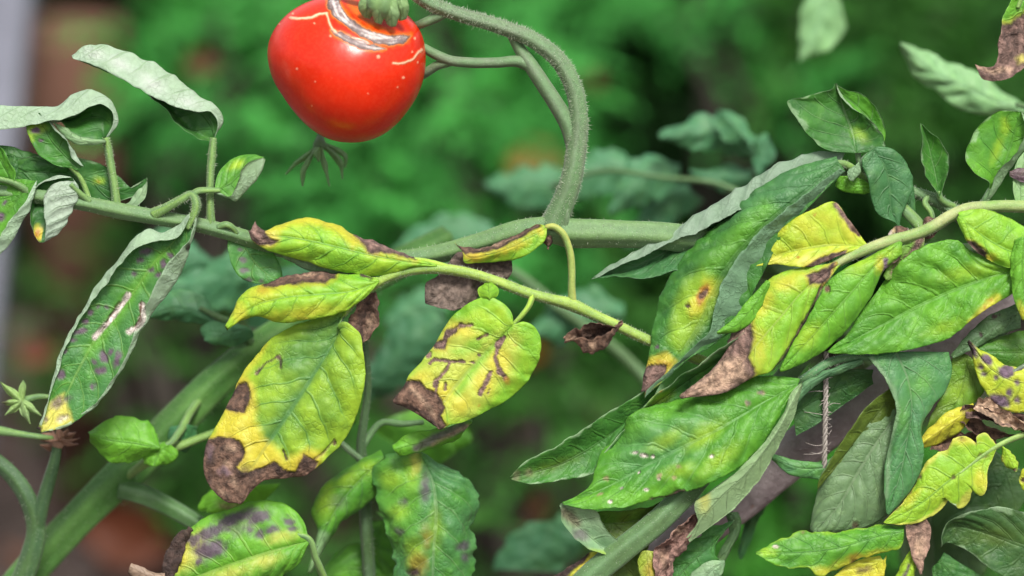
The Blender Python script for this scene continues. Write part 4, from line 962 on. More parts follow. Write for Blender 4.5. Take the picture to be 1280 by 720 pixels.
blade(lowl, [[(1002, 478), (988, 492), (980, 512), (966, 536), (946, 564), (920, 590), (890, 614), (868, 630), (872, 652), (858, 672)], [(1002, 480), (990, 504), (976, 532), (956, 562), (932, 592), (904, 618), (884, 640), (860, 674)], [(1003, 482), (996, 506), (984, 538), (966, 572), (944, 604), (920, 632), (892, 656), (862, 678)]],
      [-1, 0, 1], [[14, 24, 30, 30, 26, 20, 14], [16, 30, 34, 34, 30, 24, 14], [12, 16, 20, 20, 18, 16, 12]], d=8, c1='G', c2='LG', under=(0.25, 0.36, 0.17), under2='U', face='under', puck=0.8, wav=1.5, stains=[st('Y', 'b', [(880, 625, 8, 14)], soft=6, k=0.6, through=0.7)], label='pale folded-over margin of the curling leaf')
# tip curling under
blade(lowl, [[(704, 630), (722, 634), (745, 638), (754, 654), (768, 672), (792, 682)], [(700, 630), (710, 646), (730, 664), (756, 684), (792, 686)], [(700, 634), (702, 650), (716, 668), (738, 688), (766, 694), (794, 690)]], [-1, 0, 1],
      [[24, 22, 14, 6, 0], [22, 10, 4, 2, 0], [22, 20, 16, 10, 2]], d=0, c1='U', c2='BG', mott=0.6, under='U', puck=0.8, stains=[st('B', 'l', [(704, 640), (720, 654), (712, 644)], r=7, soft=5, k=0.7), st('P', 'b', [(726, 668, 10, 6, 20)], soft=4, k=0.7), st('YG', 'l', [(730, 690), (780, 694)], r=4, soft=4, k=0.6)], label='underside of the leaf tip curled below')
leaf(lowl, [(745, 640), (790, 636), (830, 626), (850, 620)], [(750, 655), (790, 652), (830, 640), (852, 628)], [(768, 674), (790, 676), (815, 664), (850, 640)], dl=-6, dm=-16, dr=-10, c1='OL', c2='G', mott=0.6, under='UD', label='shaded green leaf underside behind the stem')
# the leaf pointing left with a pale rim
leaf(lowl, [(830, 470), (800, 492), (768, 511), (730, 535), (690, 560), (655, 578), (638, 596)], [(820, 490), (790, 520), (750, 552), (705, 578), (638, 598)], [(810, 510), (785, 535), (762, 560), (745, 590), (700, 600), (662, 605), (640, 600)],
     dl=[0, 2, 6, 8, 4], dm=[-6, -12, -14, -10, 2], dr=[-4, -6, -6, -2, 2], d=-4, c1='G', c2='DG', mott=0.7, edge=('U', 0.7, 0.05), under='U', puck=1.5, wav=1.5, stains=[st('OL', 'b', [(690, 582, 30, 6, -20)], soft=7, k=0.6), st('PB', 'b', [(644, 594, 6, 8), (660, 590, 6, 5)], soft=4, k=0.5)],
     label='narrow dark green leaf with a pale rim')
# dark leaf with a blue-grey edge running up to the drooping leaf
blade(lowl, [[(962, 380), (948, 400), (930, 414), (905, 436), (870, 456), (832, 480), (800, 510), (776, 540), (758, 562), (744, 584)], [(958, 388), (930, 424), (895, 452), (850, 482), (812, 512), (786, 545), (752, 580)],
              [(955, 400), (935, 440), (905, 472), (870, 494), (838, 510), (810, 530), (788, 560), (756, 588)]], [-1, 0, 1], [[26, 30, 26, 14, 4, 0], [8, -2, -8, -10, -8, -4], [-10, -16, -16, -14, -12, -6]], d=-4, c1='DG', c2='G', mott=0.8, under='UB', puck=2, bulge=2, edge=('U', 0.75, 0.2),       stains=[st('YG', 'b', [(824, 496, 14, 8, -30), (800, 520, 14, 8, -30)], soft=7, k=0.6), st('OR', 'b', [(823, 484, 4, 3)], soft=3, k=0.7), st('P', 'b', [(801, 522, 3, 3), (820, 515, 5, 4), (790, 514, 4, 4)], soft=2, k=0.7), st('W', 'b', [(784, 528, 4, 2, 60)], soft=1.5)], label='dark green leaf with a blue-grey edge')
leaf(lowl, [(958, 350), (940, 370), (915, 400), (898, 414)], [(962, 352), (942, 382), (918, 408), (896, 416)], [(962, 358), (950, 388), (926, 412), (898, 418)], dl=24, dm=26, dr=22, d=4, c1='LG', c2='G', under='U', wav=1)
# veined leaf at the bottom
leaf(lowl, [(918, 650), (890, 658), (862, 676), (838, 692), (815, 715), (800, 740)], [(916, 652), (890, 680), (865, 702), (830, 740)], [(914, 656), (892, 680), (893, 696), (905, 702), (898, 716), (876, 730), (850, 745)], dl=-6, dm=0, dr=-4, d=-16, c1='G', c2='BG', mott=0.7, under='U', teeth=4, vein=(0.06, 0.15, 0.04), puck=1.8, label='lobed green leaf with dark veins behind the curled dry leaf')
leaf(lowl, [(905, 700), (885, 702), (866, 714), (855, 735)], [(906, 702), (890, 712), (872, 735)], [(906, 706), (900, 722), (888, 738)], dl=0, dm=4, dr=0, d=-6, c1='U', c2='BG', under='U', label='pale green small leaf below the dark-veined one')
# curled dry leaf hanging by the stem
blade(lowl, [[(880, 632), (866, 640), (850, 652), (838, 668), (826, 682), (818, 700), (822, 735)], [(880, 636), (864, 656), (846, 672), (834, 690), (830, 710), (836, 738)], [(882, 640), (872, 660), (856, 682), (842, 694), (838, 710), (846, 738)], [(878, 640), (862, 664), (848, 680), (836, 690), (834, 712), (842, 736)]], [-1, -0.2, 0.7, 1],
      [[4, 12, 14, 8, 4], [4, -4, -6, 0, 4], [4, 8, 10, 8, 6], [8, 18, 20, 16, 8]], d=4, c1='PB', c2='B', under='PB', stains=[st((0.26, 0.15, 0.12), 'p', [(790, 610), (900, 610), (900, 750), (790, 750)], dry=1), st('T', 'b', [(846, 662, 8, 5, -40), (830, 700, 4, 10)], soft=4, k=0.7), st('DB', 'b', [(836, 684, 5, 5), (862, 650, 5, 4, -40)], soft=3, k=0.7)], crumple=1.0, rag=3, label='curled reddish-brown dry leaf hanging beside the stem')
leaf(lowl, [(800, 690), (796, 700), (800, 718), (806, 735)], [(808, 688), (810, 705), (816, 738)], [(818, 690), (822, 706), (824, 736)], dl=4, dm=10, dr=4, d=-2, c1='YG', c2='T', under='T', stains=[st('OR', 'b', [(812, 712, 6, 10)], soft=6, k=0.6)])
leaf(lowl, [(738, 690), (724, 700), (704, 712), (690, 722)], [(748, 690), (734, 706), (700, 728)], [(762, 694), (752, 706), (736, 722), (720, 738)], dl=0, dm=4, dr=2, d=-8, c1='Y', c2='YG', mott=0.7, under='U', stains=[st('DB', 'p', [(740, 686), (722, 698), (690, 718), (700, 730), (716, 714), (732, 702)], soft=2, rag=2), st('T', 'l', [(735, 706), (715, 726)], r=3, soft=3, k=0.7)], label='yellow leaf with a dark brown dead edge beside the lower stem')
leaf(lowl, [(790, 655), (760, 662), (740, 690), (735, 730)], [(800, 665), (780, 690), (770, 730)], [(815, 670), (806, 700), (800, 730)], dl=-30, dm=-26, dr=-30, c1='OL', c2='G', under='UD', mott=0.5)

# ---- leaves right of the stake
rl = stem(wilt, [(1180, 316, -40, 7), (1165, 360, -30, 6.5), (1140, 410, -14, 6), (1118, 438, -6, 5), (1108, 452, 0, 4)], 'BG', 'SG', name='leaf_stalk', hairs=100, hair_len=3)
blade(rl, [[(1084, 446), (1098, 462), (1112, 484), (1120, 512), (1114, 545), (1107, 575), (1105, 610), (1108, 642)], [(1120, 440), (1135, 475), (1140, 510), (1134, 550), (1126, 590), (1109, 643)], [(1186, 440), (1190, 462), (1182, 488), (1162, 512), (1152, 535), (1155, 566), (1146, 600), (1126, 628), (1110, 644)]],
      [-1, 0, 1], [[8, 14, 12, 4, 8, 8], [4, 6, 8, 8, 10, 8], [-10, -6, 0, 8, 4, 6]], d=4, c1='BG', c2='G', mott=0.5, under='U', vein=(0.15, 0.25, 0.12), puck=1.6, bulge=4, wav=2,
      stains=[st('LG', 'b', [(1150, 480, 10, 18, 30), (1128, 520, 6, 14)], soft=9, k=0.4), st('U', 'l', [(1090, 448), (1116, 486), (1122, 514), (1112, 560), (1108, 620)], r=2.5, soft=3, k=0.6)], label='large blue-green leaf hanging down and twisting')
leaf(rl, [(1112, 492), (1085, 512), (1058, 548), (1034, 580), (1020, 620), (1012, 664)], [(1120, 520), (1095, 555), (1070, 595), (1050, 630), (1018, 666)], [(1126, 560), (1122, 600), (1112, 640), (1090, 656), (1060, 664), (1020, 667)],
     dl=[-6, -10, -12, -10], dm=[-4, 2, 4, 0], dr=[-4, -6, -6, -6], d=-12, c1=(0.11, 0.20, 0.085), c2=(0.16, 0.26, 0.12), mott=0.8, under='UB', vein=(0.15, 0.22, 0.11), puck=2.0, bulge=6, nveins=8, stains=[st('B', 'b', [(1068, 655, 4, 5)], soft=2, k=0.8)], label='dull green leaf showing its veins below the twisting leaf')
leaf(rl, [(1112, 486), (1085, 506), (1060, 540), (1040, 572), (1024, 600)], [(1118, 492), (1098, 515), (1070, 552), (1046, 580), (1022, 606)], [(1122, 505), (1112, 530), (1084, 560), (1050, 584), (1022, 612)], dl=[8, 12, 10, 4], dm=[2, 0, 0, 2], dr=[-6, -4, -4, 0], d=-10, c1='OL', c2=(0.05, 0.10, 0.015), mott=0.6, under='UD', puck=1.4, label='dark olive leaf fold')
leaf(rl, [(1130, 656), (1095, 656), (1060, 662), (1030, 664), (1004, 662), (975, 674), (944, 690)], [(1130, 664), (1090, 672), (1050, 684), (1000, 690), (945, 691)], [(1130, 674), (1126, 684), (1098, 692), (1062, 706), (1022, 720), (1006, 709), (985, 711), (960, 702), (945, 693)],
     dl=-6, dm=[4, 6, 4, 0], dr=2, d=-4, c1='G', c2='LG', mott=0.8, under='U', edge=('YG', 0.4, 0.2), teeth=3, vein=(0.06, 0.18, 0.03), puck=2, stains=[st('Y', 'b', [(1075, 700, 30, 6, -15), (1030, 714, 14, 5)], soft=6, k=0.7), st('B', 'b', [(1067, 703, 4, 4), (1080, 711, 6, 3), (1004, 664, 4, 3)], soft=2, k=0.8), st('OR', 'b', [(1068, 696, 8, 5)], soft=4, k=0.5), st('W', 'b', [(971, 683, 3, 2)], soft=1), st('YG', 'b', [(960, 690, 10, 5)], soft=4, k=0.6)],
     label='green leaf with a yellow and brown lower margin, lying flat')
leaf(rl, [(1100, 694), (1060, 706), (1040, 722)], [(1104, 700), (1080, 716), (1060, 740)], [(1108, 694), (1106, 714), (1098, 740)], dl=-6, dm=-4, dr=-6, d=-10, c1='Y', c2='YG', under='U', stains=[st('B', 'b', [(1080, 712, 10, 4, -15)], soft=3, k=0.8)], label='yellow leaf scrap under the flat leaf')
# twisted edge seen in the gap
leaf(rl, [(1076, 448), (1050, 456), (1028, 466), (1005, 478), (990, 500)], [(1078, 450), (1050, 460), (1028, 470), (1006, 484), (990, 510)], [(1080, 454), (1052, 466), (1030, 476), (1008, 492), (988, 520)], dl=2, dm=6, dr=0, d=2, c1='BG', c2='UB', under='UB', wav=0.5)
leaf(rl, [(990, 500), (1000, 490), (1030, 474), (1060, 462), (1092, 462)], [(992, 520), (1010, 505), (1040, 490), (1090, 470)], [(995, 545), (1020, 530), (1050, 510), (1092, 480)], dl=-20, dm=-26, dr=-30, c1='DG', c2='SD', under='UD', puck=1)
leaf(rl, [(1060, 560), (1035, 575), (1010, 578), (985, 572), (962, 566)], [(1055, 575), (1025, 585), (1000, 585), (965, 572)], [(1045, 600), (1015, 598), (990, 594), (965, 575)], dl=-40, dm=-36, dr=-40, c1='BG', c2='LG', mott=0.4, under='U', label='green leaf strip crossing the stake')

# yellow lobed leaf at lower right
sp2 = stem(wilt, [(1340, 520, -30, 4.5), (1285, 541, -4, 4), (1262, 550, 2, 3.6), (1248, 557, 4, 3.4), (1225, 572, 6, 2.6), (1200, 592, 7, 1.8)], 'SL', (0.3, 0.42, 0.12), name='compound_leaf', label='thin pale stalk with a yellow lobed leaflet')
leaf(sp2, [(1246, 558), (1240, 548), (1232, 541), (1224, 544), (1222, 554), (1214, 548), (1205, 545), (1190, 550), (1184, 562), (1172, 566), (1160, 574), (1150, 592), (1142, 606), (1132, 622), (1120, 638), (1104, 653)],
     [(1246, 558), (1215, 580), (1185, 602), (1150, 630), (1105, 654)],
     [(1246, 560), (1240, 576), (1234, 590), (1234, 606), (1229, 621), (1224, 620), (1219, 610), (1214, 622), (1202, 636), (1197, 637), (1193, 626), (1176, 638), (1162, 648), (1136, 656), (1106, 654)],
     dl=[0, 6, 0, -4, -4, 0], dm=[0, 2, 4, 2, 0], dr=[0, 2, -6, -4, 0], d=6, c1='YG', c2='LG', mott=0.6, edge=('PY', 0.7, 0.25), under='U', vein=(0.14, 0.30, 0.05), puck=1.6, rag=1.5, teeth=2, step=1.7,
     stains=[st('B', 'b', [(1229, 571, 6, 4, -20), (1191, 597, 3, 3), (1216, 620, 3, 2), (1150, 596, 4, 3, -45), (1136, 616, 3, 3), (1186, 552, 3, 3), (1203, 549, 4, 3), (1122, 636, 3, 2)], soft=2, k=0.8), st('Y', 'b', [(1225, 600, 8, 14), (1140, 622, 14, 5, -45), (1205, 552, 14, 4)], soft=5, k=0.6)], label='yellow-green lobed leaflet with a brown-flecked margin')
leaf(sp2, [(1252, 558), (1250, 572), (1258, 586), (1268, 590)], [(1253, 558), (1262, 572), (1270, 590)], [(1254, 558), (1268, 568), (1274, 580), (1272, 589)], dl=0, dm=3, dr=0, d=4, c1='YG', c2='LG', under='U', edge=('PY', 0.8, 0.3), stains=[st('B', 'b', [(1268, 588, 3, 2)], soft=1.5)], teeth=2, label='tiny yellow lobed leaflet')
leaf(sp2, [(1278, 586), (1274, 596), (1278, 612)], [(1286, 584), (1286, 600), (1288, 616)], [(1300, 586), (1300, 612)], dl=0, dm=3, dr=0, d=4, c1='YG', c2='Y', under='U', stains=[st('B', 'b', [(1279, 600, 3, 4)], soft=2)])
# mottled yellow leaf and the dead bundle
sp3 = stem(wilt, [(1340, 440, -30, 5), (1300, 450, -10, 4), (1284, 456, 0, 3.6), (1262, 468, 6, 2.6)], 'P', 'SG', name='leaf_stalk')
leaf(sp3, [(1290, 456), (1270, 458), (1252, 452), (1234, 440), (1222, 434), (1210, 425)], [(1292, 480), (1262, 474), (1238, 460), (1211, 426)], [(1296, 510), (1274, 516), (1250, 508), (1234, 492), (1222, 470), (1214, 448), (1210, 428)],
     dl=0, dm=[4, 6, 4, 0], dr=-4, d=4, c1='YG', c2='Y', mott=0.6, under='U', vein=(0.3, 0.35, 0.06), puck=2, rag=1.5, stains=[st('P', 'b', [(1233, 450, 6, 8, -40), (1218, 440, 4, 8, -20), (1258, 464, 11, 9), (1230, 468, 4, 3), (1262, 490, 4, 6), (1272, 500, 5, 4), (1250, 500, 14, 8, 20), (1245, 472, 3, 3), (1272, 478, 4, 4), (1225, 458, 3, 4)], soft=2.5, rag=3, dry=0.6), st('DB', 'l', [(1211, 428), (1214, 440)], r=3, soft=2)],
     label='yellow leaf mottled with grey-brown blotches')
for k, (L, M, R, cc) in enumerate([
    ([(1206, 506), (1225, 502), (1250, 512), (1290, 520)], [(1206, 512), (1230, 514), (1256, 524), (1290, 532)], [(1208, 520), (1232, 528), (1258, 536), (1290, 544)], 'PB'),
    ([(1202, 508), (1196, 524), (1210, 540), (1230, 546)], [(1208, 506), (1208, 524), (1222, 538), (1250, 548)], [(1214, 506), (1222, 522), (1240, 534), (1270, 544)], 'B'),
    ([(1170, 548), (1190, 542), (1215, 540), (1240, 538)], [(1166, 556), (1190, 552), (1216, 550), (1244, 548)], [(1162, 562), (1186, 568), (1214, 562), (1246, 556)], 'B'),
    ([(1222, 500), (1236, 498), (1262, 520), (1286, 526)], [(1220, 506), (1234, 508), (1258, 528), (1286, 534)], [(1216, 512), (1228, 520), (1252, 536), (1286, 540)], 'T')]):
    leaf(sp3, L, M, R, dl=[8, 2, 6], dm=[0, -8, -2], dr=[6, 4, 6], d=[-6, -14, -18, 2][k], c1=cc, c2='DB', mott=0.4, under=cc, crumple=1.0, rag=3, wav=5, stains=[st(cc, 'p', [(1150, 480), (1320, 480), (1320, 580), (1150, 580)]), st('DB', 'b', [(1236, 524, 14, 6, 20)], soft=6, k=0.6)],
         label=['crumpled grey-brown dead leaf', 'dark brown dead leaf in the bundle', 'reddish-brown dead leaf behind the yellow stub', 'curled tan dead leaf strip'][k])
leaf(sp3, [(1216, 504), (1200, 508), (1180, 522), (1160, 538), (1148, 552)], [(1218, 508), (1204, 518), (1184, 532), (1164, 546), (1149, 556)], [(1220, 514), (1208, 530), (1190, 544), (1170, 556), (1151, 560)], dl=[-6, -6, -6], dm=[0, 6, 6, 2], dr=[-6, -10, -8], d=-6, c1='Y', c2='YG', mott=0.5, under='Y', puck=1.4, vein=(0.42, 0.36, 0.05), stains=[st('B', 'b', [(1208, 514, 6, 5), (1186, 546, 5, 3)], soft=3, k=0.7)], label='yellow dying folded leaf among the dead ones')
# brown dead leaf hanging below the lobed leaf
leaf(sp2, [(1132, 652), (1131, 662), (1136, 680), (1142, 700), (1150, 717)], [(1146, 650), (1148, 672), (1150, 694), (1151, 718)], [(1158, 648), (1164, 664), (1162, 682), (1156, 700), (1152, 718)], dl=2, dm=[-4, 2, 4], dr=0, d=0, c1='PB', c2='T', under='B', stains=[st((0.24, 0.15, 0.11), 'p', [(1110, 630), (1180, 630), (1180, 740), (1110, 740)], dry=1), st('T', 'b', [(1150, 686, 6, 14)], soft=5, k=0.7), st('DB', 'b', [(1140, 658, 8, 6)], soft=4, k=0.6)], crumple=0.7, label='brown dry leaf hanging point downward')
leaf(sp2, [(1138, 688), (1128, 702), (1116, 724)], [(1142, 692), (1138, 706), (1126, 735)], [(1148, 700), (1146, 712), (1140, 738)], dl=-6, dm=-2, dr=-6, c1='YG', c2='LG', under='U', stains=[st('P', 'l', [(1136, 706), (1130, 722)], r=1.5, soft=1.5)], label='yellow-green leaf scrap below the dry hanging leaf')
# shaded leaves behind on the right
back = stem(wilt, [(1300, 330, -60, 7), (1280, 380, -50, 6), (1250, 420, -40, 5), (1220, 450, -36, 4), (1190, 490, -34, 3)], 'SD', 'SG', name='leaf_stalk')
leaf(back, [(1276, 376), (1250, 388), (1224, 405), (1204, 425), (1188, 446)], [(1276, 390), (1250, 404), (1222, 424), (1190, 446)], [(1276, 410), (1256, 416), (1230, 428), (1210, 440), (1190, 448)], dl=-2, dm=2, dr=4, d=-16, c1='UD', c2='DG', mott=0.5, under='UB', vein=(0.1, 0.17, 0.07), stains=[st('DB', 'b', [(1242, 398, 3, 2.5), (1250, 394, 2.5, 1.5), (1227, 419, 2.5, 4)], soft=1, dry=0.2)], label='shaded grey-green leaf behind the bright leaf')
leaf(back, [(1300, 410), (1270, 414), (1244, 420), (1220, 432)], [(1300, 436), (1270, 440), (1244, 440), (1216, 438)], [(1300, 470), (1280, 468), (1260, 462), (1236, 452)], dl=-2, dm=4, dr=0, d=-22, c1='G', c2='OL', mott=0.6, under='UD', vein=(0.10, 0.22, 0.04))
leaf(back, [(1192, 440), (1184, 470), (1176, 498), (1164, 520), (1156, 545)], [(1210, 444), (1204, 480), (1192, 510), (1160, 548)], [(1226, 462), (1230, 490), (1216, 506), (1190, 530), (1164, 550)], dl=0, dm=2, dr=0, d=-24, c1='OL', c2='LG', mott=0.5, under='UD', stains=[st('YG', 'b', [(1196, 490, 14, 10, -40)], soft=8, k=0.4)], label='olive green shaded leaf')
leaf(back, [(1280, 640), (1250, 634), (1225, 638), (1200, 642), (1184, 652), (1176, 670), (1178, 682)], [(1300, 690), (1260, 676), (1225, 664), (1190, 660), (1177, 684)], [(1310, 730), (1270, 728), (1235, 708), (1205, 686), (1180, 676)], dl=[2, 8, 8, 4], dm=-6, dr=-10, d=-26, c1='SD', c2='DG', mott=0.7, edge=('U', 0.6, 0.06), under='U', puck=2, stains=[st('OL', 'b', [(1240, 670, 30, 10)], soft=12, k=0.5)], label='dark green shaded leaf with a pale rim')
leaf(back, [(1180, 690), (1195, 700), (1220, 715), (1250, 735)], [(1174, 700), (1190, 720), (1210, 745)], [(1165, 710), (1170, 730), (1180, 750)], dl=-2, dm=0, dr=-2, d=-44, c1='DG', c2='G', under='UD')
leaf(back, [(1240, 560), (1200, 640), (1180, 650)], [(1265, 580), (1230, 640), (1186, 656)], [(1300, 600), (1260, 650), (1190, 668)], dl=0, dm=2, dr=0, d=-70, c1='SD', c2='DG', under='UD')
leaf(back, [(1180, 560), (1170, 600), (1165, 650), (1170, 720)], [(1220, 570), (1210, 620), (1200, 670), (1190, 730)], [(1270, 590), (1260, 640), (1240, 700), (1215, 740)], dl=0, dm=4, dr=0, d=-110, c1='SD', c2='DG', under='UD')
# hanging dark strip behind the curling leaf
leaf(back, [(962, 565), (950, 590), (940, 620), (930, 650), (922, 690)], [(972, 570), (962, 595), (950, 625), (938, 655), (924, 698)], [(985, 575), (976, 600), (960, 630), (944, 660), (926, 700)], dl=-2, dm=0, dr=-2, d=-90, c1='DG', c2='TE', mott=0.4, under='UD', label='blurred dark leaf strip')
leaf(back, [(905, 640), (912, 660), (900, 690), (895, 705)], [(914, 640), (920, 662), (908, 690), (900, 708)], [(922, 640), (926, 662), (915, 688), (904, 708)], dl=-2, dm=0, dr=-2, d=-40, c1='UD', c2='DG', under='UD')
# dead curled leaf at the top right corner
tc = stem(wilt, [(1330, -40, -30, 5), (1300, -30, 0, 4), (1280, -10, 4, 3), (1272, 10, 4, 2.5)], 'SL', name='leaf_stalk')
blade(tc, [[(1276, -20), (1264, 0), (1254, 24), (1248, 48), (1247, 70), (1243, 82), (1230, 84), (1219, 80)], [(1284, -10), (1276, 24), (1270, 50), (1264, 72), (1252, 86), (1234, 92), (1220, 84)], [(1300, 0), (1298, 40), (1290, 66), (1278, 84), (1262, 95), (1240, 100), (1226, 96), (1220, 82)]], [-1, 0, 1],
      [[2, 8, 12, 10, 4, 4], [0, -6, -8, -2, 6, 6], [2, 4, 8, 10, 10, 6]], d=4, c1='LG', c2='BG', under='U', puck=1.2, rag=2, stains=[st('PB', 'p', [(1244, 30), (1262, 30), (1274, 20), (1300, 0), (1310, 110), (1210, 110), (1214, 70), (1240, 72)], soft=1.5, rag=3), st('DB', 'b', [(1268, 50, 6, 16, 10), (1248, 92, 8, 4)], soft=5, k=0.6), st('PY', 'b', [(1276, 74, 6, 4, -30)], soft=3, k=0.7), st('T', 'l', [(1222, 84), (1240, 90), (1262, 86)], r=3, soft=3, k=0.6)], crumple=0.3,
      label='brown curled dead leaf hanging with a green base')
# ================================================================== the fruit
def make_skin_material():
    t = NT('tomato_skin')
    c = t.attr('tint').outputs['Color']
    cork = t.attr('cork').outputs['Fac']
    n = t.noise(110, 3)
    n2 = t.noise(2400, 2)
    nc = t.noise(700, 3, 0.6)
    lum = t.math('ADD', t.math('MULTIPLY_ADD', n, 0.24, 0.88), t.math('MULTIPLY', t.math('MULTIPLY_ADD', nc, 1.0, -0.5), cork))
    vm = t.node('ShaderNodeVectorMath', operation='SCALE')
    t.l.new(c, vm.inputs[0]); t.l.new(lum, vm.inputs['Scale'])
    dots = t.ramp(t.voro(360, 'F1'), 0.02, 0.06, 0.55, 0)
    dots = t.math('MULTIPLY', dots, t.ramp(t.noise(130, 2), 0.52, 0.6))
    cc = t.mix(t.math('MULTIPLY', dots, t.math('SUBTRACT', 1.0, cork)), vm.outputs[0], (0.75, 0.32, 0.12, 1))
    h = t.math('ADD', t.math('MULTIPLY', n2, 0.10), t.math('MULTIPLY', t.math('MULTIPLY', nc, cork), 1.3))
    h = t.math('ADD', h, t.math('MULTIPLY', n, 1.4))
    rough = t.math('ADD', t.math('MULTIPLY_ADD', cork, 0.55, 0.24), t.math('MULTIPLY', n2, 0.04))
    b = t.bsdf(Base_Color=cc, Roughness=rough, Normal=t.bump(h, 0.4, 0.0005))
    b.inputs['Specular IOR Level'].default_value = 0.4
    b.inputs['Subsurface Weight'].default_value = 0.22
    b.inputs['Subsurface Radius'].default_value = (0.006, 0.0012, 0.0006)
    b.inputs['Coat Weight'].default_value = 0.08
    b.inputs['Coat Roughness'].default_value = 0.3
    t.l.new(b.outputs[0], t.out.inputs[0])
    return t.m

FC = np.array([432.0, 82.0])
fruit = empty('tomato', PX(np.array([432.0, 178, 0])), 'ripe red tomato with a cracked corky scar round its green calyx', 'tomato')
_out = [(531, 82), (530, 50), (519, 28), (500, 12), (470, 0), (440, -6), (405, -3), (375, 7), (350, 26), (336, 50), (333, 70), (337, 88), (347, 108), (362, 130), (382, 155), (402, 170), (430, 178.5), (455, 177.5), (478, 169), (500, 150), (518, 126), (528, 104)]
_a = np.array([math.atan2(-(y - FC[1]), x - FC[0]) % (2 * math.pi) for x, y in _out])
_r = np.array([math.hypot(x - FC[0], y - FC[1]) for x, y in _out])
_o = np.argsort(_a)
def fruit_radius(a):
    a = a % (2 * np.pi)
    g = np.linspace(0, 2 * np.pi, 721)
    rr = np.interp(g, np.r_[_a[_o] - 2 * np.pi, _a[_o], _a[_o] + 2 * np.pi], np.r_[_r[_o], _r[_o], _r[_o]])
    k = 25
    rr = np.convolve(np.r_[rr[-k-1:-1], rr, rr[1:k+1]], np.ones(2 * k + 1) / (2 * k + 1), 'valid')
    return np.interp(a, g, rr)
nt_, npz = 380, 220
A_, B_ = np.meshgrid(np.linspace(0, 2 * np.pi, nt_, endpoint=False), np.linspace(0, np.pi, npz))
rx_ = fruit_radius(A_)
X = FC[0] + rx_ * np.sin(B_) * np.cos(A_)
Y = FC[1] - rx_ * np.sin(B_) * np.sin(A_)
Z = 96.0 * np.cos(B_)
front = sstep(-0.1, 0.15, np.cos(B_))
# shallow ribs and the hollow round the stalk
dx, dy = X - 477, Y - 8
hol = np.exp(-(dx**2 / 38**2 + dy**2 / 24**2)) * front
Z = Z - 10 * hol
top = np.broadcast_to(np.array([0.62, 0.018, 0.0015]), X.shape + (3,)).copy()
def paint(mask, c):
    global top
    m = (mask * front)[..., None]
    top = top * (1 - m) + np.array(c) * m
def fline(pts, r, soft, rag=1.5, seed=0):
    x = X + rag * fbm(X / 6, Y / 6, 0.2, 900 + seed); y = Y + rag * fbm(X / 6, Y / 6, 5.2, 901 + seed)
    return sstep(soft, -soft, sd_line(x, y, pts, r))
def fpoly(pts, soft, rag=2.0, seed=0):
    x = X + rag * fbm(X / 7, Y / 7, 0.2, 950 + seed); y = Y + rag * fbm(X / 7, Y / 7, 5.2, 951 + seed)
    return sstep(soft, -soft, sd_poly(x, y, pts))
_rip = (0.5 + 0.9 * fbm(X / 55, Y / 55, Z / 55, 980, 3))
paint(np.clip(_rip, 0, 1) * 0.3, (0.64, 0.035, 0.003))
paint(np.clip(0.35 - _rip, 0, 1) * 0.9, (0.46, 0.010, 0.002))
paint(sstep(0.42, 0.62, 0.5 + 0.5 * fbm(X / 3, Y / 3, Z / 3, 981, 2)) * 0.04, (0.75, 0.20, 0.08))
# orange shoulders, then the corky crack
scar_a = [(412, -10), (421, -4), (427, 10), (436, 22), (452, 34), (472, 42), (495, 45), (513, 44), (508, 52), (490, 57), (470, 53), (450, 44), (432, 31), (418, 21), (411, 10), (409, -4)]
scar_b = [(414, 38), (428, 40), (442, 48), (460, 55), (482, 61), (470, 62), (452, 61), (436, 53), (420, 45)]
paint(0.5 * sstep(5, 0, np.minimum(sd_poly(X, Y, scar_a), sd_poly(X, Y, scar_b)) + 4 * fbm(X / 9, Y / 9, 0, 970)), (0.72, 0.16, 0.012))
paint(0.4 * fpoly([(436, -2), (446, 2), (460, 18), (476, 32), (500, 40), (486, 41), (462, 34), (444, 20), (434, 6)], 4, 2, 3), (0.70, 0.24, 0.015))
band = np.minimum(sd_poly(X, Y, scar_a), sd_poly(X, Y, scar_b)) + 2.2 * fbm(X / 6, Y / 6, 0, 971)
paint(sstep(2.6, 1.0, band) * 0.8, (0.50, 0.17, 0.02))
paint(sstep(1.4, -0.2, band), (0.10, 0.065, 0.055))
paint(sstep(-0.6, -2.2, band), (0.20, 0.15, 0.145))
cork = sstep(1.0, -0.8, band) * front
rho = np.hypot((X - 482) / 1.35, Y - 2); ang = np.arctan2(Y - 2, (X - 482) / 1.35)
along = fbm(rho / 2.6, ang * 2.2, 0.4, 972, 3) + 0.25 * fbm(X / 5, Y / 5, 0, 973, 2)
paint(cork * sstep(-0.8, -2.2, band) * sstep(-0.05, 0.30, along) * 0.9, (0.50, 0.44, 0.41))
for k, (pts, r) in enumerate([([(424, -6), (426, 10), (440, 26), (456, 37), (474, 45), (492, 50), (508, 47)], 3.0), ([(418, 41), (432, 46), (448, 53), (464, 58), (480, 60)], 2.4), ([(416, 2), (424, 20), (438, 32)], 1.6)]):
    paint(fline(pts, r, 1.3, 1.6, k) * sstep(0.2, -1.2, band) * sstep(-0.35, 0.15, along) * 0.85, (0.58, 0.52, 0.49))
for k, (pts, r) in enumerate([([(413, 4), (421, 20), (433, 31), (450, 41)], 1.2), ([(432, 8), (446, 28), (470, 44), (490, 51)], 0.9), ([(455, 30), (480, 40), (500, 44)], 1.2)]):
    paint(fline(pts, r * 0.7, 0.9, 1.2, k + 5) * cork * 0.6, (0.12, 0.085, 0.085))
lines = [([(363, 22), (378, 23), (390, 21), (400, 17), (409, 17)], 1.2), ([(409, 17), (411, 26), (415, 36), (420, 40)], 1.0), ([(492, 79), (504, 79), (513, 76), (520, 69), (527, 62)], 1.1)]
lift = np.zeros_like(X)
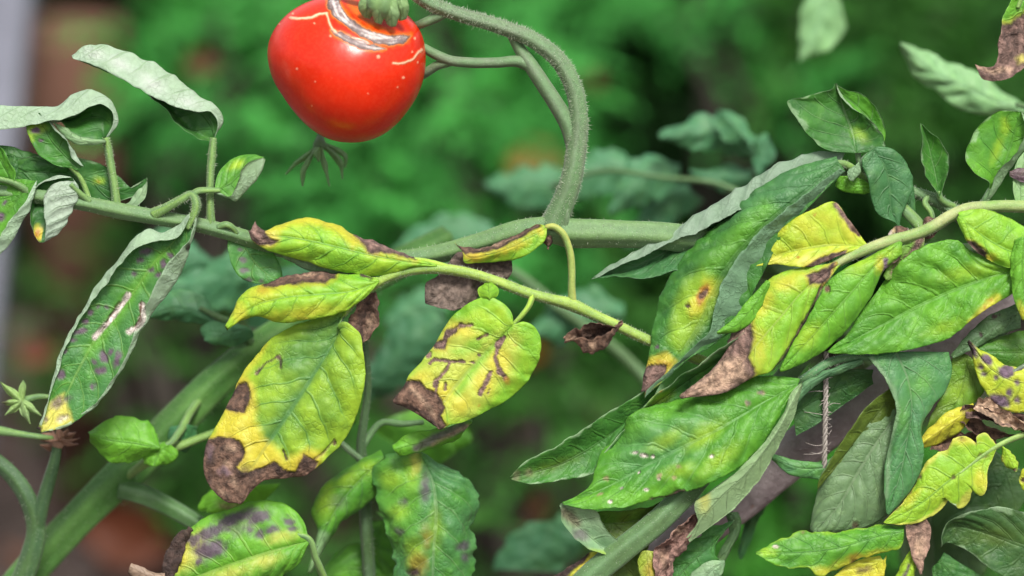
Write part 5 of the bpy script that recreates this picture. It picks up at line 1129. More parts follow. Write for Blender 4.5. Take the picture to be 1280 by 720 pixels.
for k, (pts, r) in enumerate(lines):
    m = fline(pts, r, 1.0, 1.5, k + 9)
    paint(fline(pts, r + 1.2, 2.0, 1.5, k + 9) * 0.35, (0.72, 0.14, 0.02))
    paint(m * 0.85, (0.76, 0.56, 0.36)); cork = np.maximum(cork, m * 0.4 * front); lift += m
for bx, by, br in [(371, 86, 1.6), (413, 45, 1.8), (473, 71, 3.0), (504, 97, 2.2), (518, 48, 2.0), (366, 17, 1.8), (393, 29, 1.4), (394, 102, 1.2), (390, 132, 1.0), (515, 65, 1.6), (497, 109, 1.2), (349, 30, 1.2), (460, 117, 1.0), (522, 78, 1.5)]:
    m = sstep(br * 0.8 + 0.6, br * 0.8 - 0.7, np.hypot(X - bx, Y - by)); paint(m * 0.7, (0.78, 0.42, 0.24)); lift += 0.5 * m
rad = np.stack([X - FC[0], Y - FC[1], Z], -1)
rad /= np.linalg.norm(rad, axis=2, keepdims=True)
disp = 0.6 * cork * (0.3 + along) - 0.8 * sstep(1.5, -1, np.abs(band + 1.0) - 1.2) * front + 0.5 * lift * front
disp += 0.7 * fbm(X / 40, Y / 40, Z / 40, 975, 2)
Pf = np.stack([X, Y, Z - 12], -1) + rad * disp[..., None]
idx = np.arange(nt_ * npz).reshape(npz, nt_)
nx = np.roll(idx, -1, 1)
qf = np.stack([idx[:-1], idx[1:], nx[1:], nx[:-1]], -1).reshape(-1, 4)
mesh_obj('fruit', PX(Pf).reshape(-1, 3), [qf], make_skin_material(), fruit, dict(tint=np.c_[np.clip(top, 0, 1).reshape(-1, 3), np.ones(nt_ * npz)], cork=np.clip(cork, 0, 1).ravel()))
# calyx: fleshy green sepals folded down over the shoulder, on the stalk
cal = stem(fruit, [(489, -36, 48, 8), (485, -24, 58, 9), (480, -12, 66, 14), (478, -2, 68, 19), (477, 8, 66, 18), (476, 14, 60, 10)], (0.22, 0.36, 0.12), 'SG', name='calyx', ridge=0.10)
for k, (L, M, R, dd_) in enumerate([
    ([(470, -16), (458, -6), (450, 2), (449, 12), (455, 21)], [(474, -16), (464, -2), (459, 10), (458, 22)], [(478, -14), (472, 0), (470, 14), (462, 23)], 72),
    ([(474, -16), (466, 0), (464, 14), (468, 27)], [(478, -16), (474, 2), (474, 16), (473, 29)], [(482, -14), (484, 4), (483, 18), (477, 30)], 80),
    ([(478, -16), (478, 0), (479, 16), (484, 30)], [(484, -16), (486, 2), (489, 16), (490, 33)], [(490, -12), (496, 4), (499, 18), (495, 32)], 78),
    ([(484, -16), (490, 0), (495, 12), (499, 26)], [(488, -16), (498, -2), (503, 10), (504, 25)], [(492, -14), (506, -4), (510, 8), (508, 22)], 70),
    ([(468, -18), (450, -22), (436, -26), (424, -22)], [(470, -14), (452, -12), (438, -14), (424, -18)], [(472, -10), (458, -6), (444, -8), (428, -14)], 50),
    ([(490, -22), (506, -30), (520, -30), (532, -24)], [(492, -18), (508, -20), (522, -22), (534, -20)], [(494, -12), (508, -10), (522, -14), (534, -18)], 50)]):
    leaf(cal, L, M, R, dl=[0, 2, 0, -10], dm=[0, 9, 8, -6], dr=[0, 2, 0, -10], d=dd_ - 6, c1=(0.25, 0.41, 0.15), c2=(0.30, 0.42, 0.22), mott=0.6, under='SG', vein=(0.08, 0.15, 0.05), wav=0.8, puck=0.6, name='sepal', thick=2.5)

# ================================================================== the plant at lower left
lowp = empty('tomato_plant', PX(np.array([-190.0, 1800, -140])) * np.array([1, 1, 0]),
             'tomato plant with a thick slanting green stem and purple-mottled leaves', 'tomato plant')
thick = stem(lowp, [(-190, 1800, -140, 25.2), (-150, 1250, -140, 24.4), (-60, 860, -125, 22.7), (30, 725, -112, 21.8), (100, 648, -108, 21.8), (165, 585, -106, 23.5), (215, 535, -106, 22.7), (275, 475, -106, 21.0), (340, 425, -108, 20.2), (400, 385, -112, 19.3), (470, 345, -120, 18.5), (560, 300, -140, 17.6)],
             (0.048, 0.145, 0.024), (0.085, 0.20, 0.04), name='main_stem', hairs=1200, hair_len=5)
stem(thick, [(150, 612, -100, 12), (175, 618, -98, 12.5), (210, 634, -98, 11.5), (250, 658, -96, 10.5), (290, 690, -96, 10), (330, 740, -100, 9)], (0.05, 0.13, 0.03), 'SG', name='side_shoot')
stem(thick, [(160, 596, -100, 5), (178, 582, -82, 6), (210, 564, -76, 6), (245, 550, -80, 5), (290, 532, -90, 4), (330, 510, -100, 3)], 'SL', name='side_shoot')
fork = stem(lowp, [(-60, 1200, -100, 15), (-10, 850, -90, 14), (20, 745, -84, 13.5), (38, 700, -82, 13), (46, 660, -80, 12), (36, 625, -78, 11), (18, 597, -78, 10.5), (-10, 572, -78, 10), (-60, 550, -80, 10)], (0.040, 0.095, 0.035), 'SD', name='side_stem', hairs=500, hair_len=4)
stem(fork, [(46, 664, -80, 9.5), (52, 635, -76, 9), (62, 600, -74, 8), (70, 570, -72, 6.5), (72, 556, -72, 6)], (0.040, 0.095, 0.035), 'SD', name='side_shoot')
# withered flower
wf = stem(lowp, [(72, 560, -72, 6), (73, 552, -72, 9), (74, 546, -72, 6)], (0.3, 0.16, 0.10), 'T', name='withered_flower', label='small withered brown flower')
for k in range(9):
    an = math.radians(-20 + k * 28)
    e = (74 + 26 * math.cos(an), 550 - 16 * math.sin(an))
    m_ = (74 + 13 * math.cos(an), 550 - 11 * math.sin(an) + 2)
    leaf(wf, [(74, 548), (m_[0], m_[1] - 3), e], [(74, 550), m_, e], [(74, 552), (m_[0] + 1, m_[1] + 3), e], dl=0, dm=4, dr=0, d=-72 + 6 * math.sin(k * 2.1), c1='PB', c2='T', under='PB', stains=[st((0.32, 0.17, 0.11), 'p', [(30, 510), (120, 510), (120, 590), (30, 590)])], name='petal', crumple=0.4, rag=2)
# star calyx and its stalk
sc = stem(lowp, [(62, 496, -60, 3), (48, 496, -60, 4), (36, 499, -60, 5), (28, 502, -58, 6), (24, 503, -54, 3)], 'SL', 'SG', name='star_calyx', label='small green star-shaped calyx')
for e in [(0, 477), (29, 475), (6, 519), (38, 530), (52, 520), (2, 503)]:
    a, b = np.array([27.0, 502]), np.array(e, float)
    nn = np.array([-(b - a)[1], (b - a)[0]]); nn /= np.linalg.norm(nn)
    mid_ = a * 0.55 + b * 0.45
    leaf(sc, [a - nn * 3, mid_ - nn * 5, b], [a, mid_, b], [a + nn * 3, mid_ + nn * 5, b], dl=0, dm=3, dr=0, d=-56, c1=(0.30, 0.46, 0.12), c2='U', under='SG', name='sepal', wav=0.6, puck=0.3, stains=[st('B', 'b', [(2, 503, 8, 5)], soft=4, k=0.8)])
stem(lowp, [(-20, 538, -66, 6), (0, 539, -64, 6), (20, 542, -62, 4.5), (48, 546, -62, 3.6), (66, 548, -66, 3)], 'SL', 'SG', name='flower_stalk')
# small green leaf on the thick stem
lst = stem(lowp, [(262, 486, -106, 4), (240, 512, -92, 5), (224, 540, -74, 5), (210, 556, -66, 4), (190, 556, -62, 3)], 'SL', 'SG', name='leaf_stalk')
leaf(lst, [(200, 556), (198, 540), (186, 526), (166, 520), (140, 521), (110, 540)], [(200, 560), (170, 554), (140, 550), (112, 544)], [(198, 566), (184, 574), (164, 580), (145, 580), (128, 570), (112, 552)], dl=-4, dm=2, dr=-4, d=-58, c1='LG', c2='G', mott=0.6, under='U', teeth=3, vein=(0.11, 0.28, 0.05), label='small light green leaf over the thick stem')
leaf(lst, [(206, 552), (190, 556), (178, 566), (180, 580)], [(208, 556), (198, 568), (192, 583)], [(214, 556), (220, 568), (206, 580)], dl=-3, dm=2, dr=-3, d=-62, c1='LG', c2='G', under='U', vein=(0.11, 0.28, 0.05))
leaf(lst, [(225, 530), (212, 532), (208, 546), (214, 556)], [(232, 530), (226, 545), (222, 562)], [(248, 534), (244, 552), (232, 566)], dl=-2, dm=4, dr=-2, d=-82, c1='TE', c2='G', under='U')
# leaves behind the yellow spray
bst = stem(lowp, [(330, 440, -108, 8), (310, 425, -100, 6), (290, 405, -92, 5), (270, 395, -90, 4), (250, 385, -92, 3)], 'SD', 'SG', name='compound_leaf')
leaf(bst, [(268, 402), (262, 378), (240, 364), (212, 363), (188, 384)], [(268, 403), (240, 388), (212, 386), (186, 396)], [(266, 405), (240, 404), (210, 402), (186, 398)], dl=-4, dm=0, dr=-4, d=-92, c1='BG', c2='TE', mott=0.5, under='U', label='blurred blue-green leaflet')
leaf(bst, [(290, 404), (262, 402), (250, 412), (256, 424)], [(312, 410), (285, 416), (256, 426)], [(318, 420), (300, 432), (270, 432)], dl=-4, dm=0, dr=-4, d=-84, c1='BG', c2='TE', under='U')
for L, M, R, dd_ in [([(330, 300), (290, 310), (250, 340), (200, 352)], [(335, 330), (290, 345), (245, 360), (200, 356)], [(340, 360), (300, 385), (250, 385), (205, 362)], -210),
                     ([(260, 320), (230, 290), (200, 285), (170, 300)], [(270, 330), (235, 320), (205, 310), (172, 304)], [(280, 345), (240, 345), (205, 335), (176, 310)], -260),
                     ([(420, 470), (470, 440), (500, 395), (540, 390)], [(430, 490), (480, 465), (520, 430), (560, 400)], [(440, 510), (500, 490), (540, 450), (570, 410)], -240)]:
    leaf(bst, L, M, R, d=dd_, c1='TE', c2='BG', mott=0.8, under='U', step=3, teeth=6, rag=4, puck=3.5, wav=6)
# purple mottled leaf
pst = stem(lowp, [(400, 800, -60, 6), (410, 740, -50, 5), (396, 700, -36, 4.5), (384, 672, -30, 4), (370, 668, -28, 3)], 'SG', 'SL', name='leaf_stalk')
leaf(pst, [(386, 672), (378, 648), (356, 629), (322, 626), (286, 636), (250, 652), (226, 672), (212, 698), (206, 725)], [(386, 676), (345, 688), (300, 702), (255, 718), (210, 735)], [(386, 680), (374, 704), (350, 722), (310, 738), (265, 748), (220, 745)],
     dl=[0, -8, -10, -8, -4], dm=[0, 8, 10, 6, 0], dr=[0, 0, -4, -4, 0], d=-30, c1='LG', c2='G', mott=0.7, under='U', vein=(0.22, 0.38, 0.06), puck=2.4, bulge=6, nveins=8, rag=1.5,
     stains=[st('PY', 'b', [(330, 700, 16, 6, -15), (240, 690, 14, 26, 30), (350, 672, 14, 5, -10), (290, 715, 20, 5, -15)], soft=8, k=0.7), st('Y', 'b', [(224, 700, 8, 20, 25)], soft=5, k=0.7),
             st('DP', 'b', [(290, 652, 34, 8, -22), (262, 668, 24, 8, -25), (256, 690, 14, 9, -10), (272, 688, 12, 10), (244, 676, 10, 8), (325, 648, 16, 8, -10), (362, 652, 8, 6, 40), (340, 664, 10, 5), (326, 670, 6, 6), (312, 665, 5, 4), (250, 704, 6, 5), (365, 662, 6, 4)], soft=3.5, rag=6, k=0.9, dry=0.2), st('P', 'b', [(300, 660, 28, 10, -25), (262, 684, 22, 14, -25)], soft=8, rag=6, k=0.5), st('LG', 'b', [(312, 680, 12, 4, -15), (284, 672, 6, 4), (346, 645, 5, 8)], soft=3, k=0.7), st('DB', 'l', [(226, 668), (214, 690), (206, 726)], r=4, soft=2, rag=2)],
     label='yellow-green leaf covered with dark purple blotches')
leaf(pst, [(236, 658), (222, 668), (208, 692), (202, 735)], [(240, 660), (226, 676), (216, 700), (210, 738)], [(242, 664), (232, 682), (224, 704), (220, 740)], dl=4, dm=8, dr=4, d=-30, c1='DB', c2='B', under='B', stains=[st('DB', 'p', [(190, 640), (250, 640), (250, 750), (190, 750)], k=0.8)], crumple=0.8, rag=2, label='dark brown rolled margin of the purple-blotched leaf')
leaf(pst, [(206, 716), (190, 714), (176, 710), (164, 704)], [(206, 724), (186, 720), (162, 708)], [(204, 735), (182, 732), (160, 716)], dl=2, dm=6, dr=2, d=-26, c1='PB', c2='T', under='PB', stains=[st((0.3, 0.21, 0.15), 'p', [(150, 690), (220, 690), (220, 750), (150, 750)])], crumple=0.9, rag=2.5, label='tan dead leaf tip of the purple-blotched leaf')
# yellowish hanging leaf and the big purple-spotted leaf, out of focus
hst = stem(lowp, [(470, 860, -100, 8), (462, 720, -90, 8), (458, 650, -84, 8), (456, 600, -82, 7), (452, 555, -78, 6), (456, 520, -74, 5), (460, 490, -72, 4.5), (458, 440, -70, 4), (450, 390, -66, 3.5)], 'SD', (0.07, 0.13, 0.06), name='leaf_stalk', hairs=200, hair_len=4)
stem(hst, [(452, 575, -78, 4), (436, 562, -74, 4), (420, 548, -72, 3.6), (408, 540, -72, 3)], 'U', 'SG', name='side_shoot')
stem(hst, [(452, 560, -78, 4), (480, 528, -78, 4), (500, 530, -74, 4), (530, 528, -74, 3)], 'SG', name='side_shoot')
leaf(hst, [(476, 562), (446, 576), (414, 596), (396, 618), (391, 642), (398, 660), (394, 685), (384, 716)], [(480, 572), (450, 600), (422, 634), (406, 664), (386, 716)], [(484, 590), (468, 620), (444, 640), (420, 658), (408, 676), (388, 716)], dl=-4, dm=2, dr=-6, d=-62, c1='G', c2='LG', mott=0.6, under='U', vein=(0.12, 0.26, 0.08), bulge=4, stains=[st('YG', 'b', [(408, 625, 10, 22, 10), (435, 600, 16, 6, -30), (460, 585, 10, 6)], soft=9, k=0.6), st('P', 'b', [(424, 628, 10, 7, -30)], soft=6, k=0.4), st('U', 'l', [(404, 668), (388, 715)], r=4, soft=4, k=0.6)], label='blurred yellow-flecked green leaf with a long drip tip')
leaf(hst, [(520, 566), (492, 568), (470, 580), (463, 600), (472, 636), (484, 668), (490, 700), (495, 760)], [(524, 566), (540, 600), (545, 640), (542, 690), (540, 770)], [(528, 564), (556, 582), (582, 596), (600, 625), (594, 650), (596, 690), (592, 725), (585, 770)], dl=-6, dm=[0, 6, 6, 2], dr=[-2, -6, -8, -6], d=-52, c1='G', c2='BG', mott=0.8, under='U', vein=(0.16, 0.28, 0.12), bulge=6, puck=3.4, teeth=5, rag=4, wav=6,
     stains=[st('LG', 'p', [(470, 580), (520, 570), (528, 610), (520, 650), (500, 690), (478, 640)], soft=14, k=0.6), st('YG', 'b', [(490, 600, 14, 10), (516, 590, 8, 18), (500, 640, 10, 8), (545, 660, 5, 20), (520, 690, 10, 16)], soft=8, k=0.5), st('DP', 'b', [(532, 614, 6, 12, 8), (503, 663, 6, 5), (578, 696, 6, 7), (575, 682, 10, 6), (505, 628, 5, 4)], soft=4, k=0.75), st('P', 'b', [(532, 598, 4, 10)], soft=4, k=0.5), st('PY', 'b', [(520, 580, 6, 12)], soft=4, k=0.6), st('OR', 'b', [(525, 705, 10, 14), (534, 672, 4, 10)], soft=7, k=0.5), st('DB', 'b', [(520, 716, 6, 5)], soft=3)], label='large blurred green leaf with purple spots and yellow patches')
leaf(hst, [(590, 524), (566, 534), (538, 538), (512, 542), (490, 556)], [(590, 527), (566, 542), (540, 550), (515, 556), (492, 562)], [(590, 530), (572, 550), (545, 560), (520, 566), (500, 570)], dl=0, dm=4, dr=0, d=-42, c1='LG', c2='G', mott=0.5, under='U', stains=[st('P', 'l', [(520, 560), (545, 546), (580, 534)], r=5, soft=3, k=0.8), st('T', 'l', [(540, 556), (585, 532)], r=2, soft=3, k=0.6)], label='narrow folded leaf with a purple streak')
for L, M, R, dd_, cc in [([(420, 690), (440, 680), (470, 690), (500, 720)], [(400, 720), (440, 710), (500, 740)], [(390, 750), (430, 760), (500, 770)], -100, 'G'),
                     ([(470, 640), (490, 650), (500, 690), (490, 720)], [(480, 650), (470, 680), (480, 715)], [(460, 650), (456, 680), (470, 710)], -100, 'G'),
                     ([(270, 612), (256, 622), (250, 636), (262, 640)], [(300, 608), (280, 625), (258, 640)], [(350, 604), (320, 636), (280, 645)], -80, 'LG'),
                     ([(420, 470), (455, 485), (462, 510), (452, 528)], [(430, 470), (440, 500), (446, 530)], [(425, 480), (428, 505), (438, 530)], -110, 'G'),
                     ([(520, 510), (560, 520), (590, 545), (560, 570)], [(480, 525), (530, 535), (570, 565)], [(470, 540), (500, 560), (550, 580)], -170, 'G'),
                     ([(320, 350), (350, 335), (400, 330), (430, 345)], [(310, 380), (350, 370), (430, 360)], [(310, 410), (350, 415), (430, 400)], -200, 'TE')]:
    leaf(hst, L, M, R, d=dd_, c1=cc, c2='LG' if cc != 'TE' else 'BG', mott=0.6, under='U', step=3, stains=[st('T', 'b', [(285, 632, 12, 5)], soft=4, k=0.6)] if dd_ == -80 else [])

# ================================================================== stake and twine
def make_wood():
    t = NT('stake_bark')
    n = t.noise(60, 5, 0.65)
    n2 = t.noise(300, 4, 0.6)
    c = t.mix(t.ramp(n, 0.3, 0.7), (0.20, 0.155, 0.16, 1), (0.36, 0.30, 0.30, 1))
    c = t.mix(t.ramp(t.noise(45, 2), 0.6, 0.72), c, (0.05, 0.035, 0.03, 1))
    c = t.mix(t.ramp(t.noise(90, 2), 0.66, 0.72), c, (0.22, 0.09, 0.05, 1))
    b = t.bsdf(Base_Color=c, Roughness=0.62, Normal=t.bump(t.math('ADD', n, n2), 0.6, 0.002))
    t.l.new(b.outputs[0], t.out.inputs[0])
    return t.m
WOOD = make_wood()
stake = stem(None, [(520, 1560, -150, 32), (560, 1150, -130, 31), (700, 840, -100, 30), (840, 690, -86, 29), (930, 618, -80, 28), (1010, 555, -78, 28), (1090, 496, -78, 29), (1180, 430, -80, 28), (1290, 350, -84, 27), (1400, 270, -90, 26)], (0.1, 0.08, 0.08), name='wooden_stake', ridge=0.03, lump=0.16, mat=WOOD)
tag(stake, 'purplish brown slanting wooden stake behind the wilting leaves', 'stake')
def make_twine_mat():
    t = NT('twine')
    n = t.noise(1500, 3)
    c = t.mix(n, (0.17, 0.14, 0.12, 1), (0.42, 0.38, 0.34, 1))
    b = t.bsdf(Base_Color=c, Roughness=0.8)
    t.l.new(b.outputs[0], t.out.inputs[0])
    return t.m
TW = make_twine_mat()
twine = empty('twine', PX(np.array([1032.0, 585, 6])), 'thin grey frayed twine hanging in front of the wooden stake', 'twine')
for k in range(3):
    q = np.linspace(0, 1, 240)
    x = 1033 - 8 * q + 2.0 * np.cos(q * 120 + k * 2.094); z = -4 - 110 * q + 2.0 * np.sin(q * 120 + k * 2.094); y = 440 + 460 * q
    stem(twine, np.c_[x, y, z, np.full(240, 1.6)], 'T', name='strand', ridge=0.0, lump=0.1, mat=TW)
g = np.random.default_rng(5)
for k in range(46):
    y0 = g.uniform(462, 578)
    sgx = g.choice([-1, 1]); ln_ = g.uniform(4, 9) if k > 5 else g.uniform(18, 32)
    y1 = y0 + g.uniform(-5, 5); z0 = -4 - 110 * (y0 - 440) / 460
    stem(twine, [(1032, y0, z0, 0.45), (1032 + sgx * ln_ * 0.5, (y0 + y1) / 2 - g.uniform(-3, 3), z0 + 2, 0.38), (1032 + sgx * ln_, y1, z0 + g.uniform(-5, 5), 0.25)], 'T', name='frayed_fibre', ridge=0, lump=0, mat=TW)
# ================================================================== ground, post, pot, shrubs behind
def ground_z(x, y):
    return 0.02 * fbm(np.asarray(x) * 1.6, np.asarray(y) * 1.6, 0, 5, 3)
def make_soil():
    t = NT('soil')
    n = t.noise(9, 6, 0.7)
    n2 = t.noise(60, 4, 0.7)
    c = t.mix(t.ramp(n, 0.35, 0.65), (0.040, 0.026, 0.022, 1), (0.11, 0.075, 0.065, 1))
    c = t.mix(t.ramp(n2, 0.5, 0.75), c, (0.15, 0.10, 0.085, 1))
    b = t.bsdf(Base_Color=c, Roughness=0.9, Normal=t.bump(t.math('ADD', n, t.math('MULTIPLY', n2, 0.4)), 0.8, 0.02))
    t.l.new(b.outputs[0], t.out.inputs[0])
    return t.m
gx = np.concatenate([np.linspace(-150, -4, 12)[:-1], np.linspace(-4, 4, 90), np.linspace(4, 150, 12)[1:]])
gy = np.concatenate([np.linspace(-60, -2, 8)[:-1], np.linspace(-2, 8, 110), np.linspace(8, 250, 14)[1:]])
GX, GY = np.meshgrid(gx, gy)
near = np.exp(-((GX / 4.5) ** 2 + ((GY - 2) / 6) ** 2))
gv = np.stack([GX, GY, ground_z(GX, GY) * near], -1).reshape(-1, 3)
ii = np.arange(len(gx) * len(gy)).reshape(len(gy), len(gx))
ground = mesh_obj('ground', gv, [np.stack([ii[:-1, :-1], ii[:-1, 1:], ii[1:, 1:], ii[1:, :-1]], -1).reshape(-1, 4)], make_soil(), origin=(0, 0, 0))
tag(ground, kind='structure')

def make_foliage(name='foliage', spec=0.16):
    t = NT(name)
    c = t.attr('tint').outputs['Color']
    b = t.bsdf(Base_Color=c, Roughness=0.5)
    b.inputs['Specular IOR Level'].default_value = spec
    tr = t.node('ShaderNodeBsdfTranslucent')
    t.l.new(t.mix(1.0, c, (1.5, 1.5, 0.6, 1), 'MULTIPLY'), tr.inputs[0])
    ms = t.node('ShaderNodeMixShader'); ms.inputs[0].default_value = 0.3
    t.l.new(b.outputs[0], ms.inputs[1]); t.l.new(tr.outputs[0], ms.inputs[2])
    t.l.new(ms.outputs[0], t.out.inputs[0])
    return t.m
FOL = make_foliage()
HEDGE = make_foliage('hedge_foliage', 0.04)
def make_plain(name, a, b_, scale=40, rough=0.8):
    t = NT(name)
    n = t.noise(scale, 5, 0.65)
    c = t.mix(t.ramp(n, 0.3, 0.7), rgba(a), rgba(b_))
    b = t.bsdf(Base_Color=c, Roughness=rough, Normal=t.bump(n, 0.4, 0.004))
    t.l.new(b.outputs[0], t.out.inputs[0])
    return t.m
BARK = make_plain('shrub_bark', (0.016, 0.012, 0.008), (0.035, 0.026, 0.018), 60)

def leaf_cloud(centres, dirs, size, tints, g, aspect=0.42, droop=0.25):
    """many small leaves, each a folded six-point blade"""
    n = len(centres)
    d = dirs / (np.linalg.norm(dirs, axis=1, keepdims=True) + 1e-9)
    up = np.tile([0, 0, 1.0], (n, 1)) + 0.55 * g.normal(size=(n, 3))
    s_ = np.cross(d, up); s_ /= np.linalg.norm(s_, axis=1, keepdims=True) + 1e-9
    nn = np.cross(s_, d)
    L = (size * g.uniform(0.6, 1.3, n))[:, None]
    w_ = L * aspect
    base = centres
    mid_ = base + d * L * 0.5 + nn * L * 0.04
    tip = base + d * L - nn * L * droop
    l1 = base + d * L * 0.42 - s_ * w_ * 0.5 + nn * L * 0.12
    r1 = base + d * L * 0.42 + s_ * w_ * 0.5 + nn * L * 0.12
    V = np.stack([base, mid_, tip, l1, r1], 1).reshape(-1, 3)
    q = np.arange(n)[:, None] * 5
    F = np.concatenate([q + [0, 1, 3], q + [1, 2, 3], q + [0, 4, 1], q + [1, 4, 2]])
    T = np.repeat(np.c_[tints, np.ones(n)], 5, 0)
    return V, F, T

def shrub(label, clumps, c1, c2, root, seed, size=0.021, dens=520, aspect=0.42, group=None, name='shrub', mat=None):
    """clumps: picture x, picture y, distance (m), radius (m)"""
    g = np.random.default_rng(seed)
    e = empty(name, (root[0], root[1], 0), label, 'shrub', group)
    V, F, T, off = [], [], [], 0
    bv, bf, boff = [], [], 0
    rootp = np.array([root[0], root[1], 0.0])
    for (px, py, dist, R) in clumps:
        c = PM(px, py, dist)
        # a branch from the root to each clump
        k = 7
        tq = np.linspace(0, 1, k)[:, None]
        path = rootp * (1 - tq) + c * tq + np.array([0, 0, 0.10]) * np.sin(np.pi * tq) + 0.015 * g.normal(size=(k, 3)) * tq
        rr = 0.011 * (1 - 0.7 * tq[:, 0])
        th = np.linspace(0, 2 * np.pi, 6, endpoint=False)
        ring = path[:, None] + rr[:, None, None] * np.stack([np.cos(th), np.sin(th), 0 * th], -1)[None]
        ii = np.arange(k * 6).reshape(k, 6); jj = np.roll(ii, -1, 1)
        bv.append(ring.reshape(-1, 3)); bf.append(np.stack([ii[:-1], jj[:-1], jj[1:], ii[1:]], -1).reshape(-1, 4) + boff); boff += k * 6
        # sprays: a short axis with paired small leaves on both sides
        ns = max(6, int(dens * (R / 0.1) ** 2 / 12))
        v = g.normal(size=(ns, 3)); v /= np.linalg.norm(v, axis=1, keepdims=True)
        rad_ = R * g.uniform(0.25, 1.0, ns) ** 0.6
        sp = c + v * rad_[:, None] * np.array([1.15, 0.9, 0.85])
        ax = v * 0.7 + np.array([0, -0.25, 0.15]) + 0.4 * g.normal(size=(ns, 3))
        ax /= np.linalg.norm(ax, axis=1, keepdims=True)
        side = np.cross(ax, np.array([0, 0, 1.0]) + 0.3 * g.normal(size=(ns, 3))); side /= np.linalg.norm(side, axis=1, keepdims=True) + 1e-9
        ln_ = size * g.uniform(1.8, 3.0, ns)
        ct = g.uniform(0, 1, ns)
        for q in range(12):
            f = (q // 2 + 0.5) / 6
            sg = 1 if q % 2 else -1
            cen = sp + ax * (ln_ * f)[:, None] - np.array([0, 0, 1]) * (ln_ * 0.22 * f * f)[:, None]
            dr = ax * 0.65 + side * sg * (1.0 - 0.35 * f) + 0.15 * g.normal(size=(ns, 3))
            mixv = np.clip(ct + 0.15 * g.normal(size=ns), 0, 1)[:, None]
            tt = pig(c1) * (1 - mixv) + pig(c2) * mixv
            a, b, t_ = leaf_cloud(cen, dr, np.full(ns, size * (1.05 - 0.5 * f)), tt, g, aspect)
            V.append(a); F.append(b + off); T.append(t_); off += len(a)
    br = mesh_obj('branches', np.concatenate(bv), [np.concatenate(bf)], BARK, e)
    fo = mesh_obj('foliage', np.concatenate(V), [np.concatenate(F)], mat or FOL, e, dict(tint=np.concatenate(T)), smooth=False)
    fo['kind'] = 'stuff'
    return e

def gp(px, py, dist):
    p = PM(px, py, dist); return (p[0], p[1])

GA, GB = (0.040, 0.21, 0.040), (0.085, 0.40, 0.080)
shrub('bright green feathery shrub behind the rolled leaves and grey post', [(225, 20, 2.3, 0.06), (300, 70, 2.25, 0.07), (260, 130, 2.25, 0.05), (340, 10, 2.4, 0.08), (205, 105, 2.3, 0.035), (290, -60, 2.4, 0.10), (345, 140, 2.35, 0.05), (240, 215, 2.35, 0.035), (420, -30, 2.5, 0.10), (195, 170, 2.3, 0.03), (310, 230, 2.35, 0.03)],
      GA, GB, gp(250, 900, 2.35), 31)
shrub('mid green feathery shrub behind the tomato and its arching stalk', [(480, 240, 2.1, 0.09), (560, 170, 2.15, 0.08), (610, 110, 2.15, 0.075), (615, 10, 2.25, 0.04), (540, 60, 2.3, 0.12), (600, 240, 2.1, 0.10), (715, 140, 2.2, 0.03), (560, -60, 2.4, 0.10), (520, 330, 2.1, 0.08)],
      GA, GB, gp(560, 900, 2.15), 32)
shrub('green feathery shrub behind the shrivelled leaflet', [(560, 430, 2.1, 0.10), (700, 470, 2.1, 0.11), (640, 380, 2.1, 0.08), (600, 540, 2.1, 0.07), (760, 400, 2.15, 0.10), (480, 460, 2.15, 0.08), (820, 560, 2.2, 0.09), (700, 620, 2.15, 0.05), (420, 600, 2.2, 0.08), (340, 560, 2.2, 0.06), (640, 700, 2.1, 0.06), (560, 640, 2.1, 0.05)],
      (0.030, 0.115, 0.020), (0.065, 0.215, 0.035), gp(640, 1000, 2.15), 33)
shrub('bright green shrub beyond the dark gap above the wilting plant', [(850, -18, 2.2, 0.04), (905, 12, 2.2, 0.03), (880, -70, 2.3, 0.09), (990, 115, 2.2, 0.035), (990, 30, 2.25, 0.07), (1010, 190, 2.2, 0.05), (780, -60, 2.4, 0.06)],
      GA, GB, gp(1000, 900, 2.3), 34)
shrub('dark green shrub behind the upright leaves of the wilting plant', [(1080, 90, 2.2, 0.10), (1140, 30, 2.25, 0.10), (1060, 20, 2.3, 0.10), (1180, 140, 2.25, 0.10), (1230, 60, 2.3, 0.09), (1250, 200, 2.25, 0.10), (1120, 200, 2.2, 0.08), (1330, 100, 2.3, 0.14), (1150, -50, 2.4, 0.14), (1340, 280, 2.3, 0.14)],
      (0.022, 0.085, 0.016), (0.055, 0.19, 0.030), gp(1180, 900, 2.3), 35)
shrub('low bright green shrub seen through the gap beside the stake', [(1000, 660, 2.0, 0.10), (960, 700, 2.0, 0.09), (1060, 600, 2.05, 0.09), (1180, 690, 2.05, 0.10), (900, 760, 2.0, 0.08), (930, 560, 2.05, 0.07), (1240, 640, 2.1, 0.09), (1100, 720, 2.0, 0.10)],
      (0.030, 0.15, 0.016), (0.06, 0.25, 0.026), gp(1020, 1100, 2.1), 36)
shrub('low green shrub beside the thick slanting stem', [(60, 400, 2.4, 0.06), (170, 420, 2.3, 0.08), (240, 470, 2.25, 0.08), (330, 640, 2.2, 0.07), (280, 540, 2.25, 0.06), (190, 350, 2.35, 0.05), (380, 690, 2.15, 0.07), (120, 300, 2.5, 0.05)],
      (0.026, 0.09, 0.016), (0.060, 0.185, 0.030), gp(240, 1000, 2.3), 37)
shrub('green feathery shrub beyond the grey post, away from the tomato', [(-330, 60, 2.5, 0.12), (-220, -40, 2.6, 0.12), (-420, 200, 2.5, 0.13), (-520, 20, 2.6, 0.14), (-300, 260, 2.45, 0.10), (-620, 160, 2.6, 0.15)], GA, GB, gp(-400, 900, 2.5), 38)
